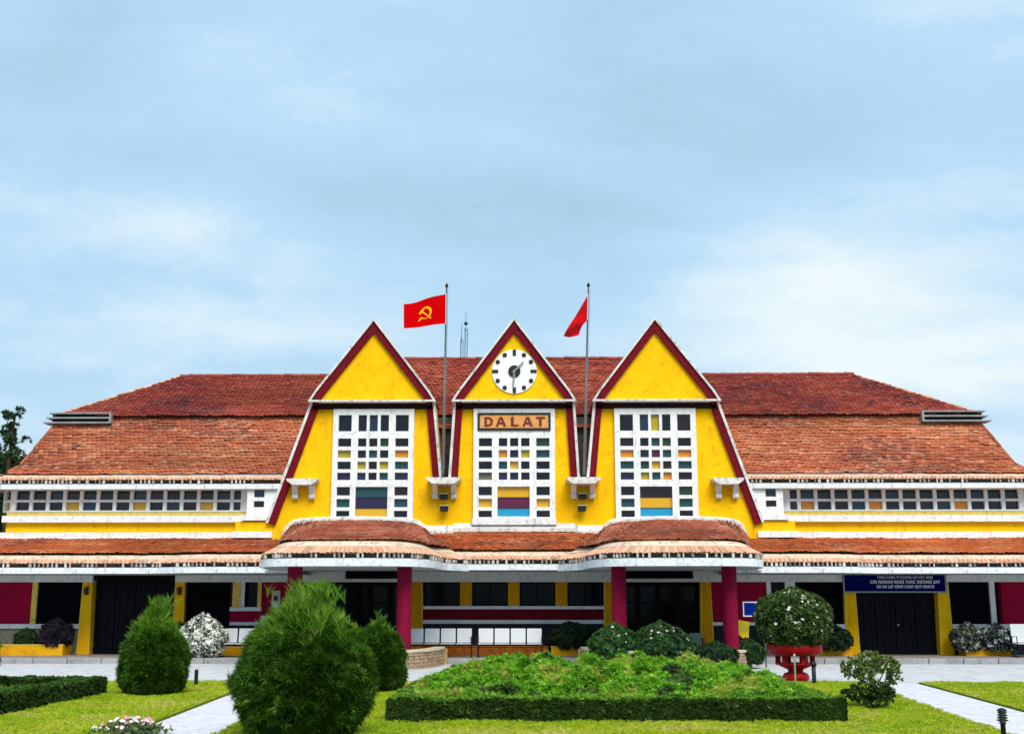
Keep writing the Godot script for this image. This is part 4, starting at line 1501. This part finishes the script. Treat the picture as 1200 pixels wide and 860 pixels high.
func bench(at: Vector3, seats: int, label: String, mat: Material, pitch := .485, back := .42, turn := 0.0) -> Node3D:
	var b := thing("bench", label, "bench", at, turn, "seats along the station front")
	var w := pitch * seats
	for k in seats:
		var x := -w / 2 + (k + .5) * pitch
		var st := mk()
		soft_box(st, Vector3(x - pitch * .46, .38, -.02), Vector3(x + pitch * .46, .405, .42), .01)
		part("seat", fin(st), mat, b)
		st = mk()
		soft_box(st, Vector3(x - pitch * .455, .42, -.012), Vector3(x + pitch * .455, .42 + back, .012), .011)
		for i in 4:
			box(st, x - pitch * .36, .49 + i * back * .21, .0125, x + pitch * .36, .505 + i * back * .21, .017)
		var p := part("backrest", fin(st), mat, b)
		p.rotation.x = -.10
		p.position = Vector3(0, 0, .02)
	var rail := mk()
	box(rail, -w / 2 - .03, .33, .10, w / 2 + .03, .378, .16)
	part("beam", fin(rail), M.iron, b)
	for x in [-w / 2 + .02, w / 2 - .02]:
		var st := mk()
		box(st, x - .025, .03, .09, x + .025, .33, .15)
		box(st, x - .03, 0, -.10, x + .03, .03, .42)
		part("leg", fin(st), M.iron, b)
		part("armrest", tubem([Vector3(x, .39, .0), Vector3(x, .60, .02), Vector3(x, .60, .38), Vector3(x, .39, .40)], .016, .016, 6), M.iron, b)
	for k in seats:
		var x := -w / 2 + (k + .5) * pitch
		part("back_support", boxm(x - .02, .33, -.13, x + .02, .62, -.10), M.iron, b)
	return b

func benches() -> void:
	var y := .15
	bench(Vector3(-2.20, y, FZ + 2.0), 4, "four-seat metal bench below the windows, next to the left porch column", M.steel)
	bench(Vector3(-.10, y, FZ + 2.0), 4, "four-seat metal bench below the middle windows, right one of the pair", M.bench_white)
	bench(Vector3(-8.05, y, FZ + 2.0), 3, "white metal bench under the small yellow-framed window, half behind conical shrub", M.bench_white, .50)
	bench(Vector3(5.05, .152, FZ + 3.6), 2, "grey green bench standing in the right porch before the dark doors", M.bench_green, .40, .32)
	bench(Vector3(15.75, y, FZ + 1.6), 3, "white slatted bench at the far right beside the speckled bushes", M.bench_white, .50, .55)

func trough(x0: float, x1: float, z0: float, z1: float, h: float, label: String, mat: Material) -> void:
	var t := thing("planter_trough", label, "planter", Vector3((x0 + x1) / 2, .15, FZ + z0), 0, "troughs along the station wall")
	var w := (x1 - x0) / 2
	var st := mk()
	box(st, -w, 0, z1 - z0 - .07, w, h, z1 - z0)
	box(st, -w, 0, 0, w, h, .07)
	box(st, -w, 0, .071, -w + .07, h - .001, z1 - z0 - .071)
	box(st, w - .07, 0, .071, w, h - .001, z1 - z0 - .071)
	part("side", fin(st), mat, t)
	st = mk()
	soft_box(st, Vector3(-w - .02, h - .002, z1 - z0 - .09), Vector3(w + .02, h + .03, z1 - z0 + .02), .01)
	part("rim", fin(st), M.pale_yellow if mat == M.planter else mat, t)
	part("soil", boxm(-w + .071, .02, .071, w - .071, h - .05, z1 - z0 - .071), M.soil, t)

func bush(called: String, label: String, at: Vector3, radius: float, height: float, n: int, shades: Array, mesh: Mesh, opts := {}, shape := [.42, .55, 2.4], bloom := Color(0, 0, 0, 0), blooms := 0) -> Node3D:
	var t := thing(called, label, "bush", at)
	stem(t, Vector3.ZERO, height * .5, radius * .07)
	core(t, Vector3(0, height * .08, 0), radius * .72, height * .78, shape)
	shell(t, "foliage", mesh, n, Vector3.ZERO, radius, height, shape, shades, opts)
	if blooms > 0:
		blossoms(t, blooms, Vector3.ZERO, radius, height, shape, bloom)
	return t

func planters() -> void:
	trough(-20.0, -13.98, .2, .95, .30, "long yellow planter trough at the far left below the pebbled wall", M.planter)
	trough(-10.4, -9.42, .25, .95, .26, "pale yellow planter trough behind the white leaved shrub", M.planter)
	trough(-9.35, -7.2, .25, .95, .24, "yellow planter trough behind the left white bench", M.planter)
	trough(-2.85, 1.05, .3, 1.0, .26, "long brown planter trough behind the pair of benches", M.brown_planter)
	trough(1.15, 2.80, .3, 1.0, .26, "yellow planter trough right of the benches, with dark shrub", M.planter)
	trough(9.0, 10.38, .3, 1.0, .24, "yellow planter trough under the dark rounded bush left of right door", M.planter)
	trough(13.85, 15.2, .3, 1.0, .24, "yellow planter trough under the speckled bushes right of right door", M.planter)
	var small := leafy(7, .075, .038, 1.2, 41)
	var tiny := leafy(9, .055, .028, 1.3, 42)
	bush("dark_bush", "round dark purple bush in the long yellow trough at left", Vector3(-14.35, .38, FZ + .6), .45, .85, 1500, [Color(.022, .020, .034), Color(.04, .03, .05), Color(.05, .07, .03)], small, {"size": 1.2})
	bush("green_bush", "small grey green bush against the pebbled wall at left", Vector3(-15.3, .38, FZ + .55), .33, .55, 700, [Color(.05, .09, .03), Color(.03, .06, .03)], small)
	bush("variegated_bush", "bushy white leaved shrub standing left of the small window", Vector3(-9.30, .15, FZ + 2.25), .66, 1.25, 3400, [Color(.82, .84, .82), Color(.20, .26, .18), Color(.03, .05, .02), Color(.03, .05, .02)], small, {"size": 1.15, "rough": .1}, [.4, .6, 2.2])
	bush("dark_bush", "small dark bush with pale flowers beside the pier right of left door", Vector3(-10.45, .38, FZ + .75), .32, .75, 800, [Color(.02, .03, .02), Color(.04, .06, .03)], small, {}, [.4, .5, 2.2], Color(.8, .8, .8), 10)
	bush("dark_bush", "dark green bush in trough right of the pair of benches", Vector3(1.75, .36, FZ + .7), .62, .80, 1700, [Color(.015, .035, .018), Color(.03, .06, .025)], small)
	bush("dark_bush", "dark rounded bush in the trough left of the right door", Vector3(9.70, .34, FZ + .72), .70, .78, 2200, [Color(.012, .03, .016), Color(.028, .055, .022)], small, {}, [.4, .8, 2.0])
	bush("speckled_bush", "speckled bush touching the yellow pier right of the blue banner", Vector3(13.98, .34, FZ + .8), .45, .78, 1500, [Color(.03, .05, .03), Color(.06, .09, .05), Color(.22, .25, .22), Color(.7, .72, .7)], small, {}, [.4, .7, 2.2], Color(.85, .78, .82), 16)
	bush("speckled_bush", "wide speckled grey bush beside the white bench at far right", Vector3(14.85, .34, FZ + .85), .58, .76, 2300, [Color(.02, .035, .03), Color(.05, .07, .06), Color(.2, .24, .25), Color(.6, .64, .66)], tiny, {"size": 1.3}, [.4, .8, 2.2])
	# planting behind the right porch's low wall
	bush("flowering_bush", "dark green bush with a few white flowers before right porch's left column", Vector3(2.75, .15, FZ + 6.15), .62, 1.02, 2600, [Color(.02, .065, .018), Color(.045, .12, .03), Color(.10, .2, .05)], small, {}, [.45, .7, 2.2], Color(.85, .86, .84), 34)
	bush("flowering_bush", "wide dark bush dotted with white flowers in front of right porch doors", Vector3(3.95, .15, FZ + 6.35), .80, 1.08, 3600, [Color(.018, .05, .018), Color(.04, .10, .03), Color(.09, .17, .05)], small, {}, [.42, .8, 2.0], Color(.88, .88, .86), 90)
	bush("low_bush", "low dark bush at the foot of the right porch's right column", Vector3(5.35, .15, FZ + 6.45), .55, .55, 1500, [Color(.012, .035, .016), Color(.03, .07, .025)], small, {}, [.4, .8, 2.0])
	bush("low_bush", "low leafy bush below the blue sign and yellow board", Vector3(6.35, .15, FZ + 5.6), .42, .62, 1200, [Color(.02, .05, .018), Color(.045, .09, .03)], small, {}, [.4, .8, 2.0], Color(.8, .7, .6), 8)

# ------------------------------------------------------------------ garden
func conical(label: String, at: Vector3, radius: float, height: float, n: int, plume: float, size := 1.0, pow_ := 2.25) -> void:
	var t := thing("conical_shrub", label, "shrub", at, 0, "clipped conifers on the lawns")
	stem(t, Vector3.ZERO, height * .6, .05)
	var shape := [.38, .66, pow_]
	core(t, Vector3(0, .03, 0), radius * .74, height * .82, shape)
	var feather := sprig(13, .13, .0115, .75, .22, 51)
	var plume_shape := sprig(12, .17, .009, .42, .18, 52)
	var shades := [Color(.012, .045, .005), Color(.05, .135, .010), Color(.20, .32, .045)]
	shell(t, "foliage", feather, n, Vector3.ZERO, radius, height, shape, shades, {"up": .55, "rough": .13, "depth": .22, "freq": 2.6, "size": size})
	# loose plumes at the top
	var xf := []
	var cols := []
	for i in int(plume * 1500):
		var a := rng.randf() * TAU
		var u := lerpf(.62, .98, rng.randf())
		var r := radius * egg(u, shape[0], shape[1], shape[2]) * sqrt(rng.randf())
		var p := Vector3(cos(a) * r, height * u, sin(a) * r)
		if i % 22 == 0:   # a few leaders stand well clear of the rest
			p = Vector3(radius * rng.randfn(.10, .20), height * rng.randf_range(.93, 1.08), radius * rng.randfn(0, .15))
		var dir := Vector3(cos(a) * .45 * r / radius + rng.randfn(0, .2), 1, sin(a) * .45 * r / radius + rng.randfn(0, .2))
		xf.append(Transform3D(facing(dir, rng.randf() * TAU).scaled_local(Vector3(1, rng.randf_range(1.0, 1.7), 1) * size * rng.randf_range(.7, 1.2)), p))
		cols.append(leaf_color([Color(.05, .15, .010), Color(.13, .27, .022), Color(.34, .42, .11)], p))
	copies("plumes", plume_shape, M.leaf, xf, cols, t)

# sprigs over the faces of a clipped box hedge along a line
func hedge_run(xf: Array, cols: Array, a: Vector2, b: Vector2, w: float, h: float, per_m: int, shades: Array, top_shades: Array) -> void:
	var d := (b - a).normalized()
	var nrm := Vector2(-d.y, d.x)
	var l := (b - a).length()
	var n := int(per_m * (l + w))
	for i in n:
		var along := rng.randf_range(-w * .5, l + w * .5)
		var f := rng.randf()
		var across := 0.0
		var y := 0.0
		var dir := Vector3.UP
		var top := false
		if f < .45:
			across = rng.randf_range(-w, w) * .5
			y = h * rng.randf_range(.90, 1.0)
			top = true
			dir = Vector3(rng.randfn(0, .5), 1, rng.randfn(0, .5))
		else:
			var s := -1.0 if f < .72 else 1.0
			across = s * w * .5 * rng.randf_range(.88, 1.0)
			y = h * rng.randf_range(.03, 1.0)
			dir = Vector3(nrm.x * s, .35, nrm.y * s) + Vector3(rng.randfn(0, .4), rng.randfn(0, .3), rng.randfn(0, .4))
			if rng.randf() < .08:
				along = -w * .5 if rng.randf() < .5 else l + w * .5
				across = rng.randf_range(-w, w) * .5
				dir = Vector3(d.x, .3, d.y) * (1.0 if along > 0 else -1.0)
		var p2 := a + d * along + nrm * across
		var ln := lump.get_noise_2d(p2.x * 14, p2.y * 14)
		var p := Vector3(p2.x, y * (1.0 + ln * .16), p2.y)
		xf.append(Transform3D(facing(dir.normalized(), rng.randf() * TAU).scaled(Vector3.ONE * rng.randf_range(.7, 1.3)), p))
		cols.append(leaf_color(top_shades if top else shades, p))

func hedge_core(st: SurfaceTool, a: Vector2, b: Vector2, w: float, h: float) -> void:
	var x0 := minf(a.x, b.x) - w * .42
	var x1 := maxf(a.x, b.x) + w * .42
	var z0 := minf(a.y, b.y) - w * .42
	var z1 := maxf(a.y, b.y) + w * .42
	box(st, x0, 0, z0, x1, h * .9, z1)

func garden() -> void:
	conical("large conical conifer in the left foreground beside the path", Vector3(-2.36, .02, -15.6), .77, 1.66, 16000, 1.1)
	conical("medium rounded conifer behind the largest one, near the left porch", Vector3(-2.43, .02, -23.6), .45, 1.28, 6500, .05, 1.0, 2.8)
	conical("conifer with feathery top standing alone before the left dark door", Vector3(-6.53, .02, -22.85), .56, 1.50, 8500, .8, 1.0, 1.7)
	conical("dark conifer cut by the left edge of the picture", Vector3(-9.62, .02, -21.4), .62, 1.75, 6500, .4)
	# hedge round the left bed
	var box_leaf := leafy(9, .042, .024, 1.3, 61)
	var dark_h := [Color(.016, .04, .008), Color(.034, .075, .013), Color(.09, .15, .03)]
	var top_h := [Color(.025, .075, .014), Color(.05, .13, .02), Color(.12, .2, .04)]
	var t := thing("clipped_hedge", "low clipped hedge bordering the flower bed at the left edge", "hedge")
	var xf := []
	var cols := []
	var st := mk()
	for r in [[Vector2(-7.6, -22.55), Vector2(-7.6, -14.5)], [Vector2(-15, -22.55), Vector2(-7.6, -22.55)]]:
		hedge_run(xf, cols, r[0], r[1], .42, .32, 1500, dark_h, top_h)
		hedge_core(st, r[0], r[1], .42, .32)
	part("inner_twigs", fin(st), M.twig_core, t)
	copies("foliage", box_leaf, M.leaf, xf, cols, t)
	# ground cover inside it
	var feather := sprig(9, .12, .011, .8, .25, 62)
	xf = []
	cols = []
	for i in 9000:
		var p := Vector3(rng.randf_range(-12.5, -7.9), 0, rng.randf_range(-22.2, -15))
		p.y = .05 + .10 * rng.randf()
		xf.append(Transform3D(facing(Vector3(rng.randfn(0, .35), 1, rng.randfn(0, .35)), rng.randf() * TAU).scaled(Vector3.ONE * rng.randf_range(.7, 1.4)), p))
		cols.append(leaf_color([Color(.16, .30, .03), Color(.28, .40, .05), Color(.5, .5, .35)], p))
	var gc := copies("ground_cover", feather, M.blade, xf, cols, self)
	tag(gc, "bright green ground cover inside the hedged bed at left", "ground cover")
	# middle bed: hedge in front and at the sides, overgrown mounds inside
	t = thing("clipped_hedge", "dark clipped box hedge round the large overgrown bed", "hedge")
	xf = []
	cols = []
	st = mk()
	for r in [[Vector2(-1.28, -17.72), Vector2(4.70, -17.72)], [Vector2(-1.28, -21.6), Vector2(-1.28, -17.72)], [Vector2(4.70, -21.6), Vector2(4.70, -17.72)]]:
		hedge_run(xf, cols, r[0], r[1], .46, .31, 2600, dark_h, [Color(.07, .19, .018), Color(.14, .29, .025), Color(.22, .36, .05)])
		hedge_core(st, r[0], r[1], .46, .31)
	part("inner_twigs", fin(st), M.twig_core, t)
	copies("foliage", box_leaf, M.leaf, xf, cols, t)
	bed()
	urn()
	small_things()

var mounds := []
func bed_height(x: float, z: float) -> float:
	if mounds.is_empty():
		for i in 260:
			var c := Vector2(rng.randf_range(-1.2, 4.6), rng.randf_range(-22.0, -18.0))
			var u := clampf((c.y + 17.7) / -4.2, 0, 1)
			var v := absf((c.x - 1.7) / 3.1)
			var h := (.20 + .50 * sin(minf(u * 1.3, 1) * PI * .5) * (1.0 - pow(v, 3.0) * .7)) * rng.randf_range(.80, 1.18)
			mounds.append([c, rng.randf_range(.20, .40), h])
	var best := .12
	for m in mounds:
		var d: float = ((m[0] as Vector2) - Vector2(x, z)).length() / m[1]
		if d < 1:
			best = maxf(best, m[2] * (.25 + .75 * sqrt(1 - d * d)))
	return best + lump.get_noise_2d(x * 40, z * 40) * .04

func bed() -> void:
	var st := mk()
	for i in 30:
		for j in 22:
			var q := []
			for k in [[0, 0], [0, 1], [1, 1], [1, 0]]:
				var x := lerpf(-1.2, 4.62, (i + k[0]) / 30.0)
				var z := lerpf(-17.8, -22.2, (j + k[1]) / 22.0)
				q.append(Vector3(x, maxf(bed_height(x, z) - .12, .03), z))
			quad(st, q[0], q[1], q[2], q[3])
	for e in [[-17.8, 1.0], [-22.2, 1.0]]:
		quad(st, Vector3(-1.2, 0, e[0]), Vector3(-1.2, .14, e[0]), Vector3(4.62, .14, e[0]), Vector3(4.62, 0, e[0]))
	var t := thing("bed_planting", "overgrown mound of feathery green plants filling the hedged bed", "plants")
	t.set_meta("kind", "stuff")
	part("inner_twigs", fin(st), M.twig_core, t)
	var f1 := sprig(11, .095, .012, 1.0, .28, 71)
	var f2 := leafy(9, .065, .028, 1.2, 72)
	for pass_ in 2:
		var xf := []
		var cols := []
		for i in 26000:
			var x := rng.randf_range(-1.3, 4.72)
			var z := -17.75 - 4.5 * rng.randf()
			var h := bed_height(x, z)
			var kind := patch.get_noise_2d(x * 5.0 + 9, z * 5.0)
			if (pass_ == 1) != (kind > -.02) and rng.randf() < .8:
				continue
			var y := h - .13 * pow(rng.randf(), 1.6)
			var p := Vector3(x, y, z)
			var sh: Array
			if kind > .34:
				sh = [Color(.035, .08, .02), Color(.08, .15, .035), Color(.2, .22, .08)]
			elif kind < -.22:
				sh = [Color(.24, .34, .03), Color(.32, .40, .06), Color(.42, .40, .14)]
			else:
				sh = [Color(.06, .22, .012), Color(.19, .45, .025), Color(.38, .52, .07)]
			var dir := Vector3(rng.randfn(0, .45), 1, rng.randfn(0, .45) + .2)
			xf.append(Transform3D(facing(dir, rng.randf() * TAU).scaled(Vector3.ONE * rng.randf_range(.7, 1.35)), p))
			cols.append(leaf_color(sh, p))
		copies("foliage", f1 if pass_ == 0 else f2, M.leaf, xf, cols, t)

func urn() -> void:
	var at := Vector3(6.33, 0, -27.1)
	var u := thing("flower_urn", "big red glazed urn with thick round rim and bulbous foot", "urn", at)
	part("foot", lathem([Vector2(.001, 0), Vector2(.22, 0), Vector2(.27, .04), Vector2(.29, .12), Vector2(.25, .19), Vector2(.16, .22)], 28), M.ceramic, u)
	part("stem", lathem([Vector2(.16, .22), Vector2(.17, .27), Vector2(.33, .34), Vector2(.36, .37), Vector2(.22, .38)], 28), M.ceramic, u)
	for k in 6:
		var a := TAU * k / 6 + .3
		var st := mk()
		soft_box(st, Vector3(-.055, .375, -.05), Vector3(.055, .60, .05), .015)
		var l := part("leg", fin(st), M.ceramic, u, Vector3(cos(a) * .37, 0, sin(a) * .37))
		l.rotation.y = -a
	part("shelf", lathem([Vector2(.001, .37), Vector2(.42, .37), Vector2(.44, .39), Vector2(.42, .41), Vector2(.001, .41)], 28), M.ceramic, u)
	part("bowl", lathem([Vector2(.001, .56), Vector2(.40, .565), Vector2(.53, .58), Vector2(.585, .63), Vector2(.60, .71), Vector2(.595, .79), Vector2(.56, .84), Vector2(.50, .855), Vector2(.45, .83), Vector2(.43, .76), Vector2(.001, .75)], 36), M.ceramic, u)
	part("soil", lathem([Vector2(.001, .79), Vector2(.43, .785)], 20), M.soil, u)
	var b := thing("flowering_bush", "big round bush with white blossoms growing in the red urn", "bush", at + Vector3(0, .785, 0))
	stem(b, Vector3.ZERO, .5, .05)
	core(b, Vector3(0, .08, 0), .52, .95, [.5, .55, 2.4])
	shell(b, "foliage", leafy(7, .085, .042, 1.2, 81), 5200, Vector3.ZERO, .76, 1.22, [.50, .62, 2.5], [Color(.025, .055, .014), Color(.07, .13, .03), Color(.34, .40, .20)], {"rough": .12, "up": .35, "freq": 3.0})
	blossoms(b, 260, Vector3.ZERO, .76, 1.22, [.50, .62, 2.5], Color(.88, .88, .82), 1.0)

func small_things() -> void:
	# leafy azalea by the right path
	var t := thing("azalea_bush", "small open leafy bush on the lawn beside the right path", "bush", Vector3(6.02, .02, -20.0))
	var branches := [[Vector3(-.28, .62, 0), .20], [Vector3(.0, .72, -.08), .20], [Vector3(.24, .66, .05), .19], [Vector3(.38, .50, -.05), .12], [Vector3(-.12, .50, .12), .15], [Vector3(.12, .30, .10), .16], [Vector3(-.16, .22, -.05), .18], [Vector3(.05, .14, .06), .24], [Vector3(.25, .22, -.1), .14], [Vector3(-.42, .22, .02), .06]]
	var leaf := leafy(7, .06, .034, 1.15, 91)
	var xf := []
	var cols := []
	for q in branches:
		var c: Vector3 = q[0]
		var r: float = q[1]
		part("branch", tubem([Vector3(0, -.02, 0), Vector3(c.x * .3, c.y * .5, c.z * .3), c], .018, .006, 6), M.bark, t)
		for i in int(2600 * r * r) + 20:
			var d := Vector3(rng.randfn(), rng.randfn(), rng.randfn()).normalized()
			var p := c + d * r * rng.randf_range(.45, 1.0) * Vector3(1, .8, 1)
			if p.y < .02:
				continue
			xf.append(Transform3D(facing(d + Vector3(0, .6, 0), rng.randf() * TAU).scaled(Vector3.ONE * rng.randf_range(.7, 1.2)), p))
			cols.append(leaf_color([Color(.025, .06, .018), Color(.06, .12, .03), Color(.25, .30, .10)] if c.y < .45 else [Color(.08, .14, .03), Color(.16, .22, .05), Color(.45, .45, .25)], p))
	copies("foliage", leaf, M.leaf, xf, cols, t)
	# pink and white flowers at the bottom left
	t = thing("flower_clump", "clump of pink and white flowers beside the left path", "flowers", Vector3(-4.62, .0, -15.9))
	xf = []
	cols = []
	var fx := []
	var fc := []
	for i in 900:
		var p := Vector3(rng.randfn(0, .17), 0, rng.randfn(0, .15))
		p.y = .02 + .15 * rng.randf() * exp(-p.length_squared() * 6)
		xf.append(Transform3D(facing(Vector3(rng.randfn(0, .5), 1, rng.randfn(0, .5)), rng.randf() * TAU).scaled(Vector3.ONE * rng.randf_range(.6, 1.0)), p))
		cols.append(leaf_color([Color(.06, .12, .04), Color(.16, .22, .08)], p))
		if i % 7 == 0:
			fx.append(Transform3D(facing(Vector3(rng.randfn(0, .4), 1, rng.randfn(0, .4) + .4), rng.randf() * TAU).scaled(Vector3.ONE * rng.randf_range(.7, 1.2)), p + Vector3(0, .06, 0)))
			fc.append(Color(.85, .80, .80) if rng.randf() < .6 else Color(.72, .28, .42))
	copies("foliage", leafy(7, .06, .03, 1.2, 95), M.leaf, xf, cols, t)
	copies("blossom", flower_mesh(.032), M.petal, fx, fc, t)
	# bollards, lights, stake
	var b := thing("bollard", "short black bollard at the lawn's edge left of the path", "bollard", Vector3(-6.39, .02, -25.3), 0, "small posts round the lawns")
	part("post", lathem([Vector2(.04, 0), Vector2(.04, .30), Vector2(.035, .33), Vector2(.001, .335)], 14), M.iron, b)
	part("foot", lathem([Vector2(.001, .012), Vector2(.07, .012), Vector2(.07, .0)], 14), M.iron, b)
	b = thing("bollard", "taller black post at the lawn's edge right of the red urn", "bollard", Vector3(6.48, .02, -26.2), 0, "small posts round the lawns")
	b.position.x = 6.52
	part("post", lathem([Vector2(.045, 0), Vector2(.045, .34), Vector2(.035, .35)], 14), M.iron, b)
	part("head", lathem([Vector2(.035, .35), Vector2(.065, .36), Vector2(.065, .42), Vector2(.04, .46), Vector2(.001, .47)], 14), M.iron, b)
	var g := thing("garden_light", "black garden light with ribbed head beside the right path", "lamp", Vector3(6.22, .02, -15.1), 0, "small posts round the lawns")
	part("post", lathem([Vector2(.03, 0), Vector2(.03, .20), Vector2(.045, .215), Vector2(.02, .23)], 14), M.iron, g)
	for k in 4:
		part("rib", lathem([Vector2(.03, .232 + k * .03), Vector2(.068 - k * .004, .238 + k * .03), Vector2(.066 - k * .004, .25 + k * .03), Vector2(.03, .258 + k * .03)], 18), M.iron, g)
	part("lens", lathem([Vector2(.038, .22), Vector2(.038, .35)], 14), M.pole, g)
	part("cap", lathem([Vector2(.058, .35), Vector2(.06, .36), Vector2(.03, .385), Vector2(.001, .39)], 18), M.iron, g)
	var s := thing("garden_stake", "thin white stake stuck in the lawn before the red urn", "stake", Vector3(5.93, -.02, -25.3))
	part("rod", tubem([Vector3.ZERO, Vector3(0, .66, 0)], .02, .018, 8), M.print_white, s)
	part("tip", lathem([Vector2(.02, .66), Vector2(.024, .67), Vector2(.001, .69)], 8), M.print_white, s)

# ------------------------------------------------------------------ behind the station
func beyond() -> void:
	tree("wispy tall tree behind the left end of the station", Vector3(-26.75, -.03, -62), 11.9, 1.0, -.45, 420, 1)
	tree("dense dark tree low behind the left end of the roof", Vector3(-28.0, -.03, -64), 9.3, 1.7, .75, 4200, 2)
	for q in [[-4.03, 19.2, "shorter slim radio mast behind the middle roof"], [-3.75, 20.0, "taller radio mast with aerial behind the middle roof"]]:
		var m := thing("radio_mast", q[2], "mast", Vector3(q[0], -.03, -78), 0, "masts far behind the roof")
		var h: float = q[1]
		for k in 3:
			var a := TAU * k / 3
			part("mast_leg", tubem([Vector3(cos(a) * .13, 0, sin(a) * .13), Vector3(cos(a) * .11, h, sin(a) * .11)], .022, .018, 5), M.pole, m)
		var st := mk()
		var y := 8.0
		while y < h:
			for k in 3:
				var a := TAU * k / 3
				var c := TAU * (k + 1) / 3
				tube(st, [Vector3(cos(a) * .12, y, sin(a) * .12), Vector3(cos(c) * .12, y + .3, sin(c) * .12)], .01, .01, 4)
			y += .3
		part("lattice_bracing", fin(st), M.pole, m)
		part("aerial", tubem([Vector3(0, h - .2, 0), Vector3(0, h + 1.2, 0)], .022, .012, 5), M.iron, m)
		if q[1] > 19.5:
			part("aerial_head", lathem([Vector2(.001, h + .2), Vector2(.12, h + .25), Vector2(.12, h + .4), Vector2(.001, h + .45)], 8), M.iron, m)

func tree(label: String, at: Vector3, h: float, r: float, dense: float, n: int, seed_: int) -> void:
	var t := thing("tree", label, "tree", at, 0, "trees behind the station")
	var rg := RandomNumberGenerator.new()
	rg.seed = seed_
	var trunk := part("trunk", tubem([Vector3.ZERO, Vector3(.1, h * .4, 0), Vector3(-.05, h * .75, .1), Vector3(.05, h * .98, 0)], .28, .04, 10), M.bark, t)
	var xf := []
	var cols := []
	var clumps := 34
	for k in clumps:
		var y := h * rg.randf_range(.50, 1.0)
		var a := rg.randf() * TAU
		var reach := r * rg.randf_range(.25, 1.0) * (1.25 - y / h * .6)
		var tip := Vector3(cos(a) * reach, y + reach * .15, sin(a) * reach)
		var st := mk(true)
		tube(st, [Vector3(0, y - reach * .35, 0), Vector3(cos(a) * reach * .5, y - reach * .05, sin(a) * reach * .5), tip], .05, .012, 5)
		part("limb", fin(st), M.bark, trunk)
		var cr := rg.randf_range(.25, .55) * (1.0 + dense)
		for i in n / clumps:
			var d := Vector3(rng.randfn(), rng.randfn(), rng.randfn()).normalized()
			var p := tip + d * cr * pow(rng.randf(), .45) * Vector3(1, .65, 1)
			xf.append(Transform3D(facing(d + Vector3(0, .5, 0), rng.randf() * TAU).scaled(Vector3.ONE * rng.randf_range(.7, 1.3)), p))
			cols.append(leaf_color([Color(.025, .06, .022), Color(.05, .10, .03)], p))
	copies("crown", leafy(8, .20, .08, 1.2, 99), M.leaf, xf, cols, t)
